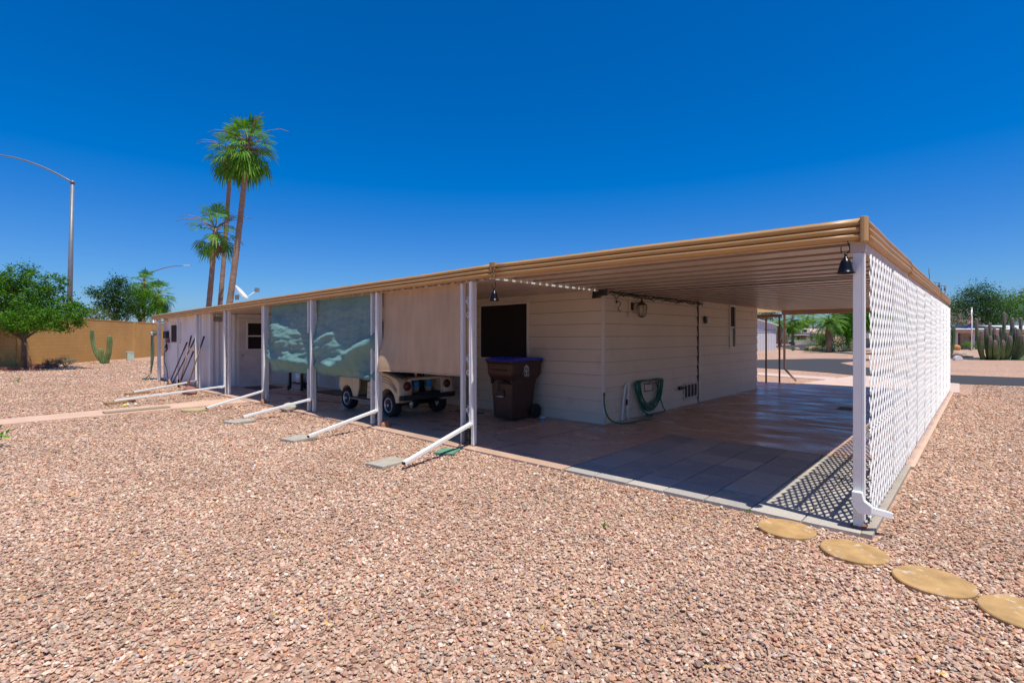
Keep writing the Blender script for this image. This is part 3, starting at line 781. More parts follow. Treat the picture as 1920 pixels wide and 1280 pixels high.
downspout(-16.85, .20, GP(250,738), 'white downspout kick-out pipe farthest left, ending on a wooden block')
# short elbow of the corner
q = root('downspout', (0,-.07,0), 'white downspout elbow at the foot of the carport corner post', 'downspout')
m = M(); m.prism([(-.040,.29),(.026,.29),(.04,.23),(.09,.195),(.09,.13),(.0,.13),(-.040,.19)], -.026, .024, 'Y'); m.build('elbow', MPIPE, q, local=True, bevel=.004)
m = M(); m.bar((.08,-.0,.165), (.19,.10,.125), .055, .048); m.build('kick_out', MPIPE, q, local=True, bevel=.004)
# ------------------------------------------------------------------ roll-down shade screens
def cloth_mat(name, c, op, scale=900):
    m, t, b = nt(name); v = pos(t)
    cc = ramp(t, noise_(t, 2.0, 6, scaled(t, v, (2.5,1,.6))), [(.3, tuple(x*.9 for x in c)), (.7, tuple(min(1,x*1.1) for x in c))])
    wv = t.nodes.new('ShaderNodeTexNoise'); wv.inputs['Scale'].default_value = 1.0; wv.inputs['Detail'].default_value = 2
    t.links.new(scaled(t, v, (70, 70, 1.0)), wv.inputs['Vector'])
    cc = mixc(t, 1.0, cc, ramp(t, wv.outputs['Fac'], [(.35,(.96,.96,.96)),(.65,(1.03,1.03,1.03))]), 'MULTIPLY')
    t.links.new(cc, b.inputs['Base Color']); b.inputs['Roughness'].default_value = .8; b.inputs['Specular IOR Level'].default_value = .2
    tl = t.nodes.new('ShaderNodeBsdfTranslucent'); t.links.new(cc, tl.inputs[0])
    tr = t.nodes.new('ShaderNodeBsdfTransparent')
    m1 = t.nodes.new('ShaderNodeMixShader'); m1.inputs[0].default_value = .12; t.links.new(b.outputs[0], m1.inputs[1]); t.links.new(tl.outputs[0], m1.inputs[2])
    m2 = t.nodes.new('ShaderNodeMixShader'); m2.inputs[0].default_value = op; t.links.new(m1.outputs[0], m2.inputs[1]); t.links.new(tr.outputs[0], m2.inputs[2])
    t.links.new(m2.outputs[0], t.nodes['Material Output'].inputs[0]); return m
MTEAL = cloth_mat('green_mesh', (.17,.33,.30), .15)
MTAN = cloth_mat('tan_mesh', (.64,.45,.275), .14)
def gauss(u, v, cu, cv, su, sv, ang=0):
    du, dv = u-cu, v-cv; c, s = math.cos(ang), math.sin(ang); a = (du*c+dv*s)/su; b = (-du*s+dv*c)/sv
    return math.exp(-(a*a+b*b))
def screen(name, x0, x1, z0, z1, disp, mat, label, cat='shade screen'):
    rt = root('shade_screen', ((x0+x1)/2, .05, z0), label, cat, 'mesh shade screens hung between the porch posts', long=True)
    m = M()
    def fn(a, b):
        x = x0+(x1-x0)*a; z = z0+(z1-z0)*b
        return (x, .055 - disp(a, b), z)
    m.grid(fn, 90, 70); m.build('mesh_cloth', mat, rt)
    m = M(); m.tube([(x0,.055-disp(0,0),z0-.004)] + [(x0+(x1-x0)*i/20, .055-disp(i/20,0), z0-.004) for i in range(1,21)], .009, 6); m.build('bottom_hem', mat, rt)
    m = M(); m.tube([(x0,.07,z1+.005),(x1,.07,z1+.005)], .025, 10); m.build('top_roller', mat, rt)
    return rt
def fold(a, b, k, seed):
    return .014*mnoise.noise((a*5*k+b*4+seed, b*11*k-a*3, seed)) + .011*mnoise.noise((a*13*k+b*8, b*26*k+seed-a*6, 4.0))
def dg1(a, b):      # wind-blown, bellied out towards the lower middle
    d = .045*math.sin(math.pi*min(1,max(0,a)))*math.sin(math.pi*min(1,b*.9+.1))
    d += .13*gauss(a,b,.30,.58,.30,.16,-.75) + .12*gauss(a,b,.66,.40,.34,.34,-.5) + .12*gauss(a,b,.18,.22,.12,.30,.5) + .13*gauss(a,b,.62,.16,.40,.09,-.05)
    w = min(1, a/.06)*min(1,(1-a)/.03)*min(1,(1-b)/.2); w = max(0,w)
    wr = 1-abs(mnoise.noise((a*3+b*4, b*9-a*2, 2.0)))*2
    return d*w*1.25 + w*(.034*wr*gauss(a,b,.5,.35,.6,.4) + 1.7*fold(a,b,1.1,2.2))
def dg2(a, b):
    d = .04*math.sin(math.pi*a)*math.sin(math.pi*min(1,b*.9+.1))
    d += .13*gauss(a,b,.22,.34,.34,.24,-.25) + .18*gauss(a,b,.74,.32,.34,.075,.62) + .11*gauss(a,b,.38,.13,.30,.07,.05) + .10*gauss(a,b,.88,.02,.10,.06,.4) + .08*gauss(a,b,.33,.52,.14,.05,.5)
    w = min(1, a/.02)*min(1,(1-a)/.06)*min(1,(1-b)/.25); w = max(0,w)
    wr = 1-abs(mnoise.noise((a*3-b*3, b*9+a*2, 7.0)))*2
    return d*w*1.2 + w*(.032*wr*gauss(a,b,.4,.3,.5,.3) + 1.7*fold(a,b,1.1,5.1))
def dt(a, b):
    w = max(0, min(1, (1-b)/.2))
    return w*(.16*gauss(a,b,.05,.0,.17,.36,0)*min(1,a/.03+.3) + .012*math.sin(math.pi*a) + .15*fold(a,b,.4,9.0))
screen('shade_screen', -11.57,-9.27, .77,2.262, dg1, MTEAL, 'green shade screen left of the two, with bright sunlit wrinkles above the grill')
screen('shade_screen', -9.25,-6.86, .78,2.265, dg2, MTEAL, 'green shade screen hanging over the front of the golf cart')
screen('shade_screen', -6.80,-4.50, .955,2.27, dt, MTAN, 'tan shade screen hanging over the rear of the golf cart')

# ------------------------------------------------------------------ golf cart (own frame: +X is its front)
MCR = mk('cream_paint', (.68,.55,.37), rough=.35, var=.06, scale=4, dirt=(.45,.34,.22), dirt_scale=3, dirt_lo=.6)
MTYR = mk('tyre_rubber', (.022,.020,.020), rough=.8, var=.2, bmp=.3, bscale=60)
MRED = mk('tail_lens', (.16,.012,.012), rough=.2, var=.2)
MSTR = mk('stripe_blue', (.16,.15,.22), rough=.4)
MCHR = mk('hub_metal', (.72,.66,.60), rough=.25, metal=.5)
MSEAT = mk('dark_vinyl', (.035,.02,.02), rough=.5)
gc = root('golf_cart', (-8.32, 1.27, 0), 'cream golf cart with round red tail lights parked under the porch', 'golf cart', rz=math.pi - .035)
W2 = .60
# side silhouettes (x forward, z up)
def arch(cx_, cz_, r, a0, a1, n=12): return [(cx_+r*math.cos(R(a0+(a1-a0)*i/n)), cz_+r*math.sin(R(a0+(a1-a0)*i/n))) for i in range(n+1)]
rear = [(-1.18,.36)] + [(-1.22,.46),(-1.20,.66),(-1.12,.74),(-.88,.80),(-.62,.84),(-.50,.90),(-.28,.90),(-.20,.86),(-.18,.26)]
rear_in = arch(-.80,.24,.30,8,172)
body = [(-1.18,.30)] + rear[1:] + [(-.45,.26)] + [(x,z) for x,z in rear_in]
for s in (-1,1):     # bulging rear quarter panels, shaped in three slices
    m = M()
    sl_ = [(.36,1.0,0),(.55,1.0,0),(.61,.985,.01),(.625,.965,.02)]
    poly = body
    for (w0,k0,_),(w1,k1,_) in zip(sl_, sl_[1:]):
        c0 = [(-.7+(x+.7)*k0, .55+(z-.55)*k0) for x,z in poly]; c1 = [(-.7+(x+.7)*k1, .55+(z-.55)*k1) for x,z in poly]
        n = len(poly)
        m.add([(x,s*w0,z) for x,z in c0]+[(x,s*w1,z) for x,z in c1], [(i,(i+1)%n,n+(i+1)%n,n+i) for i in range(n)], True)
    n = len(poly); c1 = [(-.7+(x+.7)*.965, .55+(z-.55)*.965) for x,z in poly]
    # outer skin as a fan of strips between top line and arch
    m.add([(x,s*.625,z) for x,z in c1], [tuple(range(n))]); m.add([(x,s*.36,z) for x,z in poly], [tuple(range(n))])
    m.build('rear_fender', MCR, gc, local=True)
m = M()     # rear deck and tail panel between the quarters
m.box(-1.17,-.90,-.37,.37,.70,.745); m.box(-1.20,-1.15,-.37,.37,.34,.40); m.box(-1.18,-1.155,-.42,-.34,.40,.73); m.box(-1.18,-1.155,.34,.42,.40,.73)
m.box(-.55,-.22,-.37,.37,.30,.86)
m.build('tail_panel', MCR, gc, local=True, bevel=.01)
m = M(); m.box(-1.14,-.56,-.365,.365,.36,.46); m.box(-.60,-.56,-.36,.36,.4,.84); m.build('bag_well', MSEAT, gc, local=True)
m = M(); m.obox((-.90,-.46,.815), (.50,.10,.035), Matrix.Rotation(.16,3,'Y').inverted()); m.obox((-.90,.46,.815), (.50,.10,.035), Matrix.Rotation(.16,3,'Y').inverted()); m.box(-.68,-.62,-.4,.4,.86,.90)
m.build('bag_rail', MBLK, gc, local=True, bevel=.008)
for s in (-1,1):
    m = M(); m.tube([(-.72,s*.24,.62),(-.66,s*.24,.9),(-.62,s*.24,1.2)], .018, 8); m.build('bag_bracket', MSTR, gc, local=True)
# cab: floor, seat box, seat, cowl
m = M(); m.prism([(-.2,.26),(-.2,.30),(.62,.30),(.80,.34),(.80,.24),(-.2,.22)], -.56, .56, 'Y'); fl_ = m.build('floor_pan', MBLK, gc, local=True)
for s in (-1,1):
    m = M(); m.box(-.48,.66,s*.60-.035,s*.60+.035,.225,.265); m.build('rocker_rail', MBRN if 0 else mk('rail_grey',(.20,.17,.16),rough=.4), gc, local=True, bevel=.008)
m = M(); m.prism([(-.22,.28),(-.22,.62),(.03,.62),(.06,.28)], -.585, .585, 'Y'); m.build('seat_box', MCR, gc, local=True, bevel=.012)
m = M(); m.box(-.28,.24,-.56,.56,.62,.74); m.build('seat', MSEAT, gc, local=True, bevel=.04)
m = M(); m.obox((-.30,0,1.0), (.11,1.1,.42), Matrix.Rotation(-.18,3,'Y')); m.build('backrest', MSEAT, gc, local=True, bevel=.04)
m = M()      # front cowl with wheel arches, rounded nose
for s in (-1,1):
    fp = [(.60,.30),(.62,.50),(.68,.74),(.76,.86),(.95,.84),(1.12,.74),(1.22,.60),(1.24,.44)] + arch(.86,.23,.27,25,170)
    n = len(fp)
    for (w0,k0),(w1,k1) in (((.0,1.0),(.45,1.0)),((.45,1.0),(.57,.985)),((.57,.985),(.60,.95))):
        c0 = [(.9+(x-.9)*k0,.55+(z-.55)*k0) for x,z in fp]; c1 = [(.9+(x-.9)*k1,.55+(z-.55)*k1) for x,z in fp]
        m.add([(x,s*w0,z) for x,z in c0]+[(x,s*w1,z) for x,z in c1], [(i,(i+1)%n,n+(i+1)%n,n+i) for i in range(n)], True)
    c1 = [(.9+(x-.9)*.95,.55+(z-.55)*.95) for x,z in fp]; m.add([(x,s*.60,z) for x,z in c1], [tuple(range(n))])
m.build('front_cowl', MCR, gc, local=True)
for y_ in (-.60, .56):
    m = M(); m.prism([(.66,.88),(.42,.92),(.34,.70),(.36,.45),(.44,.285),(.60,.285)], y_, y_+.04, 'Y'); m.build('leg_shield', MCR, gc, local=True, bevel=.008)
m = M(); m.lathe([(.17,-.012),(.185,0),(.17,.012),(.155,0),(.17,-.012)], (0,0,0), 20); m.box(-.17,.17,-.015,.015,-.01,.01)
m.v = [tuple(Matrix.Rotation(-.6,3,'Y') @ Vector(v_) + Vector((.41,.28,.99))) for v_ in m.v]
sw_ = m.build('steering_wheel', MBLK, gc, local=True)
m = M(); m.tube([(.62,.28,.7),(.42,.28,.98)], .015, 8); m.build('steering_column', MBLK, gc, local=True)
for s in (-1,1):
    m = M(); m.tube([(.66,s*.54,.84),(.50,s*.53,1.4),(.42,s*.52,1.82)], .014, 8); m.build('canopy_strut', MBLK, gc, local=True)
    m = M(); m.tube([(-.52,s*.54,.88),(-.50,s*.53,1.4),(-.45,s*.52,1.82)], .014, 8); m.build('canopy_strut', MBLK, gc, local=True)
m = M(); m.box(-.72,.62,-.60,.60,1.82,1.87); m.build('canopy', MCR, gc, local=True, bevel=.02)
m = M(); m.prism([(.98,-.36),(.95,-.30),(.60,-.3),(.6,.3),(.95,.3),(.98,.36)], 0,0) if 0 else m.obox((.60,0,1.32),(.008,1.06,.92),Matrix.Rotation(-.25,3,'Y'))
mg_, t, b = nt('clear_plastic'); b.inputs['Base Color'].default_value = (.8,.82,.82,1); b.inputs['Roughness'].default_value = .08; b.inputs['Transmission Weight'].default_value = 1; b.inputs['IOR'].default_value = 1.1
m.build('windscreen', mg_, gc, local=True)
# pin stripes along the flank
for s in (-1,1):
    for dz in (0,.05,.10):
        pts = [(-1.12,.50+dz*.6),(-1.0,.585+dz*.8),(-.86,.655+dz),(-.6,.685+dz),(-.25,.69+dz)]
        m = M(); m.tube([(x,s*(.628-.002*0),z-.02) for x,z in pts], .006, 5); m.build('pinstripe', MSTR, gc, local=True)
    m = M(); m.box(-.2,.04,s*.586-.003,s*.586+.003,.50,.512); m.box(-.2,.05,s*.586-.003,s*.586+.003,.40,.412); m.build('pinstripe', MSTR, gc, local=True)
# bumper, lamps, springs
m = M(); m.box(-1.30,-1.24,-.60,.60,.345,.435); m.obox((-1.20,-.60,.39),(.14,.05,.085),Matrix.Rotation(.35,3,'Z')); m.obox((-1.20,.60,.39),(.14,.05,.085),Matrix.Rotation(-.35,3,'Z')); m.build('bumper', MBLK, gc, local=True, bevel=.014)
for s in (-1,1):
    m = M(); m.lathe([(.0,-.035),(.045,-.03),(.062,-.012),(.07,-.002)], (-1.215,s*.46,.60), 20, 'X'); tl_ = m.build('tail_light', MRED, gc, local=True)
    m = M(); m.lathe([(.07,-.012),(.082,-.010),(.084,.004),(.07,.004)], (-1.212,s*.46,.60), 20, 'X'); m.build('lamp_ring', MBLK, tl_, local=True)
    m = M(); m.tube([(-1.12,s*.30,.32),(-1.12,s*.30,.20)], .03, 8); m.tube([(-1.04,s*.30,.32),(-1.10,s*.30,.16)], .018, 8); m.build('shock_absorber', MCHR, gc, local=True)
m = M(); m.tube([(-.80,-.46,.23),(-.80,.46,.23)], .045, 10); m.lathe([(.0,-.12),(.10,-.08),(.12,0),(.10,.08),(0,.12)], (-.80,.05,.24), 12, 'X'); m.box(-1.2,.8,-.3,-.24,.26,.32); m.box(-1.2,.8,.24,.3,.26,.32); m.build('chassis', MBLK, gc, local=True)
def wheel(x, y, s, r=.225, w=.19):
    q = M(); hw = w/2
    q.lathe([(r*.62,-hw*.7),(r*.72,-hw),(r*.93,-hw*.92),(r,-hw*.6),(r,hw*.6),(r*.93,hw*.92),(r*.72,hw),(r*.62,hw*.7)], (x,y,r), 32, 'Y')
    ty = q.build('wheel', MTYR, gc, local=True)
    q = M(); yo = s*hw*.80
    q.lathe([(r*.60,yo-s*.03),(r*.625,yo),(r*.60,yo+s*.012),(r*.54,yo+s*.006),(r*.52,yo-s*.02)], (x,y,r), 32, 'Y'); q.build('rim_ring', MCHR, ty, local=True)
    q = M(); q.lathe([(0,yo+s*.0),(r*.53,yo-s*.012)], (x,y,r), 24, 'Y')
    for i in range(10):
        a = 2*math.pi*i/10; q.obox((x+r*.36*math.cos(a), y+yo-s*.002, r+r*.36*math.sin(a)), (r*.28,.008,.014), Matrix.Rotation(-a,3,'Y'))
    q.build('hubcap', mk('hub_dark',(.03,.03,.06),rough=.35), ty, local=True)
    q = M(); q.lathe([(0,yo+s*.03),(r*.10,yo+s*.025),(r*.14,yo+s*.005)], (x,y,r), 14, 'Y'); q.build('hub_cap_centre', MCHR, ty, local=True)
for x in (-.80,.86):
    for s in (-1,1): wheel(x, s*.53, s)
# licence / centre reflector and cable
m = M(); m.tube([(-1.2,-.2,.34),(-1.7,-.45,.02),(-2.15,-.55,.014)], .009, 6)
tag(M().tube([(-7.1,1.9,.02),(-6.8,2.06,.012),(-6.48,2.12,.012)], .010, 6).build('charging_cable', MBLK), 'short black cable end lying on the slab behind the golf cart', 'cable')

# two water jugs riding in the bag well
mw, t, b = nt('clear_bottle'); b.inputs['Base Color'].default_value = (.62,.64,.66,1); b.inputs['Roughness'].default_value = .12; b.inputs['Transmission Weight'].default_value = .75; b.inputs['IOR'].default_value = 1.2
MLB = mk('label_blue', (.02,.25,.55), rough=.4, var=.25, scale=30)
M4 = Matrix.Translation((-8.32,1.27,0)) @ Matrix.Rotation(math.pi-.035, 4, 'Z')
for i, (lx, ly) in enumerate(((-1.06,.17),(-1.06,-.13))):
    p_ = M4 @ Vector((lx, ly, .462))
    q = root('water_bottle', p_, ('clear water bottle with blue label nearer the left tail light of the golf cart','clear water bottle with blue label in the middle of the golf cart rear well')[i], 'bottle', 'water bottles at the back of the golf cart')
    m = M(); m.lathe([(.0,0),(.062,.002),(.068,.02),(.066,.10),(.068,.20),(.060,.25),(.030,.30),(.020,.315),(.020,.33)], (0,0,0), 20); m.build('bottle_body', mw, q, local=True)
    m = M(); m.lathe([(.0695,.105),(.0695,.20)], (0,0,0), 20); m.build('paper_label', MLB, q, local=True)
    m = M(); m.lathe([(.0,.352),(.023,.35),(.024,.33),(.0,.329)], (0,0,0), 14); m.build('cap', MPIPE, q, local=True)

# ------------------------------------------------------------------ wheeled trash cart
MBIN = mk('brown_plastic', (.065,.026,.018), rough=.38, var=.12, scale=5, dirt=(.12,.06,.04), dirt_scale=4, dirt_lo=.6)
MLID = mk('blue_plastic', (.02,.045,.60), rough=.35, var=.15, scale=5)
bn = root('trash_cart', (-5.66, 2.10, 0), 'tall brown wheeled trash cart with a blue lid beneath the dark window', 'trash bin')
def sec(z, w, d0, d1, r=.05, n=4):       # rounded rectangle section; d0 front y, d1 back y
    pts = []
    for (cx_, cy_, a0) in ((w-r,d0+r,-90),(w-r,d1-r,0),(-w+r,d1-r,90),(-w+r,d0+r,180)):
        for i in range(n+1):
            a = R(a0+90*i/n); pts.append((cx_+r*math.cos(a), cy_+r*math.sin(a), z))
    return pts
m = M(); secs = [sec(0.03,.23,-.30,.24),sec(.10,.235,-.31,.26),(sec(.60,.262,-.335,.33)),(sec(.72,.268,-.34,.36)),(sec(.80,.30,-.375,.42)),(sec(.84,.315,-.385,.43)),(sec(1.02,.325,-.395,.44)),(sec(1.05,.345,-.415,.46)),(sec(1.075,.345,-.415,.46))]
n = len(secs[0]); vs = [p for q_ in secs for p in q_]
m.add(vs, [(i*n+j,i*n+(j+1)%n,(i+1)*n+(j+1)%n,(i+1)*n+j) for i in range(len(secs)-1) for j in range(n)], False); m.add(secs[0], [tuple(range(n))]); m.add(secs[-1], [tuple(range(n))])
m.build('bin_body', MBIN, bn, local=True, bevel=.006)
m = M(); m.prism([(-.30,.72),(-.30,.40),(-.26,.34),(.10,.34),(.10,.72)], 0, 0) if 0 else None
# recessed front panel, grab bar and flutes
m.box(-.13,.09,-.36,-.33,.62,.68) ; m.v.clear(); m.f.clear(); m.sm.clear()
m.box(-.215,-.05,-.352,-.335,.45,.70); m.build('front_panel', MBIN, bn, local=True, bevel=.008)
m = M(); m.box(-.20,.20,-.41,-.385,.90,.925); m.build('grip_ledge', MBIN, bn, local=True, bevel=.008)
m = M(); m.box(-.10,.08,-.356,-.345,.44,.55); m.build('grab_recess', MBLK, bn, local=True, bevel=.01)
m = M(); m.tube([(-.10,-.365,.435),(.08,-.365,.435)], .013, 8); m.build('grab_bar', MCHR, bn, local=True)
m = M(); m.prism([(-.05,.665),(.09,.735),(.24,.685),(.27,.665)], -.39, -.30, 'Y'); m.build('scoop', MBLK if 0 else MDRK, bn, local=True, bevel=.006)
m = M(); m.box(-.235,-.17,-.372,-.345,.66,.82); m.build('side_scoop', MDRK, bn, local=True, bevel=.01)
m = M()      # lid: slightly domed with raised pads
m.add(*[([p for q_ in (sec(1.078,.355,-.43,.47),sec(1.105,.35,-.425,.47),sec(1.125,.30,-.37,.43)) for p in q_]), [(i*n+j,i*n+(j+1)%n,(i+1)*n+(j+1)%n,(i+1)*n+j) for i in range(2) for j in range(n)] + [tuple(range(2*n,3*n)), tuple(range(n))]])
m.box(-.26,-.06,-.33,-.05,1.12,1.138); m.box(.05,.26,-.33,-.05,1.12,1.138); m.build('lid', MLID, bn, local=True, bevel=.006)
m = M(); m.tube([(-.24,.53,1.05),(.24,.53,1.05)], .016, 8); m.box(-.25,-.21,.44,.54,1.03,1.08); m.box(.21,.25,.44,.54,1.03,1.08); m.build('handle', MBLK, bn, local=True)
for s in (-1,1):
    m = M(); m.lathe([(0,-.03),(.07,-.035),(.125,-.03),(.135,-.01),(.135,.01),(.125,.03),(.07,.035),(0,.03)], (s*.275,.30,.135), 24, 'X'); m.build('wheel', MTYR, bn, local=True)
m = M(); m.tube([(-.27,.30,.135),(.27,.30,.135)], .012, 8); m.build('axle', MBLK, bn, local=True)
# white city emblem on the side: sun rays over a state outline with a saguaro
MEMB = mk('emblem_white', (.70,.68,.68), rough=.5)
m = M(); X = .3335; cy_, cz_ = -.02, .90
for i in range(9):
    a = R(-10 + i*25); r0, r1 = .035, .072
    p0 = (X+.0, cy_+r0*math.cos(a), cz_+.02+r0*math.sin(a)); p1 = (X+.0, cy_+r1*math.cos(a), cz_+.02+r1*math.sin(a)*1.15)
    m.bar(p0, p1, .012, .003, up=(1,0,0))
for a, b2 in (((-.065,.0),(-.065,-.07)),((-.065,-.07),(-.02,-.105)),((-.02,-.105),(.065,-.105)),((.065,-.105),(.065,.0))):
    m.bar((X,cy_+a[0],cz_+a[1]), (X,cy_+b2[0],cz_+b2[1]), .008, .003, up=(1,0,0))
m.bar((X,cy_,cz_-.07),(X,cy_,cz_+.03),.018,.003,up=(1,0,0)); m.bar((X,cy_-.03,cz_-.03),(X,cy_+.03,cz_-.03),.010,.003,up=(1,0,0)); m.bar((X,cy_-.03,cz_-.03),(X,cy_-.03,cz_+.01),.010,.003,up=(1,0,0)); m.bar((X,cy_+.03,cz_-.03),(X,cy_+.03,cz_+.0),.010,.003,up=(1,0,0))
m.bar((X,cy_-.045,cz_-.085),(X,cy_+.045,cz_-.07),.012,.003,up=(1,0,0))
m.build('emblem', MEMB, bn, local=True)

tb = root('plastic_tub', (*G(1018,788),0), 'small white plastic tub with a blue label beside the trash cart wheel', 'tub')
m = M(); m.lathe([(0,0),(.045,.0),(.052,.055),(.055,.056),(.055,.064),(0,.064)], (0,0,0), 18); m.build('tub_body', MPIPE, tb, local=True)
m = M(); m.lathe([(.0485,.012),(.0525,.050)], (0,0,0), 18); m.build('paper_label', MLB, tb, local=True)
# ------------------------------------------------------------------ things on the house side wall
MGRN = mk('hose_green', (.015,.16,.10), rough=.35, var=.2, scale=9)
MSTONE = mk('pad_concrete', (.40,.36,.28), rough=.9, var=.12, scale=9, bmp=.4, bscale=70, bdist=.004, dirt=(.28,.25,.19), dirt_scale=6)
XW = XH + .03
hr = root('garden_hose', (XW+.06, 4.15, .4), 'dark green garden hose coiled on a wall hanger at the side wall', 'hose', long=True)
pts = []
random.seed(21)
for k in range(7):
    rx = .40 + .022*k; zb = .09 + .028*k; 
    for i in range(28):
        a = 2*math.pi*i/28 + math.pi/2
        y = 4.13 + rx*math.cos(a) + .03*math.sin(k*2.1); s_ = math.sin(a)
        z = (.62 + s_*(.10 if s_ > 0 else .54-.045*((k*3) % 4)))
        if s_ > 0: z = .62 + .075*s_ + .035*math.cos(2*a)*s_
        x = XW + .05 + .012*(k % 4) + .015*math.sin(a*2+k)
        pts.append((x, y, max(.02,z)))
m = M(); m.tube(pts, .0155, 8); m.build('hose_coil', MGRN, hr)
fa = (XH+.04, YH-.03)
run = [(fa[0]+.02, fa[1]-.035, .50),(fa[0]+.03, fa[1]-.045, .36),(fa[0]+.06, fa[1]-.03, .2),(fa[0]+.12, fa[1]+.05, .07),(fa[0]+.22,fa[1]+.22,.018),(fa[0]+.27,fa[1]+.6,.014),(fa[0]+.26,fa[1]+1.0,.014),(fa[0]+.20,fa[1]+1.35,.016),(fa[0]+.10,fa[1]+1.36,.03),(XW+.07,YH+1.22,.10),(XW+.06,YH+1.15,.25)]
def smooth_pts(p, n=6):
    out = []
    P_ = [Vector(q) for q in p]
    for i in range(len(P_)-1):
        a = P_[max(i-1,0)]; b = P_[i]; c = P_[i+1]; d = P_[min(i+2,len(P_)-1)]
        for k in range(n):
            t_ = k/n
            out.append(.5*((2*b)+(-a+c)*t_+(2*a-5*b+4*c-d)*t_*t_+(-a+3*b-3*c+d)*t_**3))
    out.append(P_[-1]); return out
m = M(); m.tube(smooth_pts(run), .0145, 8); m.build('hose_run', MGRN, hr)
m = M(); m.tube(smooth_pts([(XW+.05,4.42,.62),(XW+.08,4.50,.35),(XW+.12,4.56,.12),(XW+.14,4.62,.03),(XW+.12,4.50,.02),(XW+.10,4.2,.018),(XW+.10,3.9,.02)]), .012, 8); m.build('hose_tail', MGRN, hr)
m = M(); m.tube([(fa[0]+.02, fa[1]-.035, .49),(fa[0]+.022, fa[1]-.035, .55)], .018, 8); m.build('hose_coupling', MRUST, hr)
hg = root('hose_hanger', (XW, 4.18, .6), 'dark metal hose hanger fixed on the side wall, holding the coil', 'hanger', long=True)
m = M(); m.tube([(XW,4.02,.60),(XW+.12,4.02,.60),(XW+.13,4.02,.66)], .008, 6); m.tube([(XW,4.36,.60),(XW+.12,4.36,.60),(XW+.13,4.36,.66)], .008, 6); m.tube([(XW+.06,4.02,.60),(XW+.06,4.36,.60)], .008, 6); m.tube([(XW+.01,4.02,.45),(XW+.01,4.36,.45)], .007, 6); m.tube([(XW+.01,4.02,.60),(XW+.01,4.02,.45)], .006,6); m.tube([(XW+.01,4.36,.60),(XW+.01,4.36,.45)], .006,6); m.build('hook_frame', MRUST, hg)
wp = root('water_pipe', (XW, 3.0, 0), 'white plastic water pipes and tap at the corner of the side wall', 'pipe', long=True)
m = M(); m.tube([fa+(.0,),fa+(.52,)], .016, 8); m.build('standpipe', MPIPE, wp)
m = M(); m.tube([fa+(.52,),(fa[0],3.26,.555)], .014, 8); m.build('cross_pipe', MPIPE, wp)
m = M(); m.tube(smooth_pts([(XW+.02,3.18,.0),(XW+.025,3.21,.3),(XW+.03,3.28,.60),(XW+.03,3.33,.645),(XW+.03,3.40,.63),(XW+.025,3.37,.4),(XW+.02,3.36,.0)]), .021, 10); m.build('looped_pipe', MPIPE, wp)
m = M(); m.tube([(fa[0],fa[1],.53),(fa[0]+.02,fa[1]-.04,.55)], .013, 8); m.tube([(fa[0],fa[1]-.02,.53),(fa[0],fa[1]-.02,.60)], .012, 8); m.build('tap', MPIPE, wp)
m = M(); m.box(XW+.035,XW+.06,3.29,3.32,.27,.37); m.build('valve', MBLK, wp)
# lantern
MANT = mk('antique_bronze', (.09,.05,.03), rough=.45, metal=.4)
ln = root('wall_lantern', (XW, 3.68, 2.02), 'antique bronze coach lantern mounted high on the side wall', 'lantern', long=True)
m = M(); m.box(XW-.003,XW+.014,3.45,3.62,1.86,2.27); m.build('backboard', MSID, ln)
m = M(); m.box(XW+.014,XW+.03,3.50,3.57,1.99,2.13); m.tube([(XW+.02,3.53,2.08),(XW+.08,3.58,2.12),(XW+.14,3.64,2.13)], .010, 8); m.build('bracket', MANT, ln)
LC = (XW+.15,3.66,0)
m = M(); m.lathe([(0,2.205),(.012,2.20),(.010,2.17),(.026,2.16),(.022,2.14),(.055,2.115),(.088,2.085),(.094,2.075)], LC, 16); m.build('lantern_cap', MANT, ln)
m = M(); m.lathe([(.092,2.075),(.097,2.02),(.085,1.95),(.062,1.885),(.050,1.87)], LC, 8, smooth=False); m.build('lantern_glass', mk('amber_glass',(.42,.36,.24),rough=.18,var=.2,scale=12), ln)
m = M()
for i in range(8):
    a = 2*math.pi*i/8; m.tube([(LC[0]+r_*math.cos(a),LC[1]+r_*math.sin(a),z_) for r_,z_ in ((.094,2.075),(.099,2.02),(.087,1.95),(.064,1.885),(.052,1.868))], .004, 5)
m.lathe([(.0,1.85),(.03,1.855),(.055,1.872),(.052,1.88)], LC, 12); m.build('lantern_frame', MANT, ln)
# hook, corner flood lamp, door bell, cable bundle
m = M(); m.tube(smooth_pts([(XW+.005,3.03,2.12),(XW+.05,3.05,2.12),(XW+.06,3.07,2.08),(XW+.05,3.03,2.03),(XW+.05,3.0,1.99),(XW+.06,3.03,1.955),(XW+.06,3.08,1.97)]), .007, 6); m.lathe([(0,0),(.03,0),(.03,.006),(0,.006)], (XW,3.03,2.12), 10, 'X')
tag(m.build('wall_hook', MANT), 'small black S-shaped plant hook on the side wall left of the lantern', 'hook')
fc = root('corner_speaker', (XH, YH-.06, 2.2), 'small black box bracketed under the ceiling at the house corner', 'speaker', long=True)
m = M(); m.prism([(-.16,2.16),(-.14,2.30),(.09,2.30),(.09,2.20),(-.02,2.20),(-.06,2.17)], YH-.16, YH-.05, 'Y'); 
m.v = [(x+XH+.03, y, z) for x, y, z in m.v]; m.build('housing', MBLK, fc, bevel=.006)
m = M(); m.box(XH-.06,XH+.0,YH-.05,YH-.02,2.22,2.28); m.build('bracket', MBLK, fc)
m = M(); m.box(XW-.0,XW+.035,6.86,6.98,1.80,1.97); m.box(XW+.035,XW+.045,6.88,6.96,1.82,1.90); m.box(XW+.0,XW+.05,6.84,6.865,1.86,1.95)
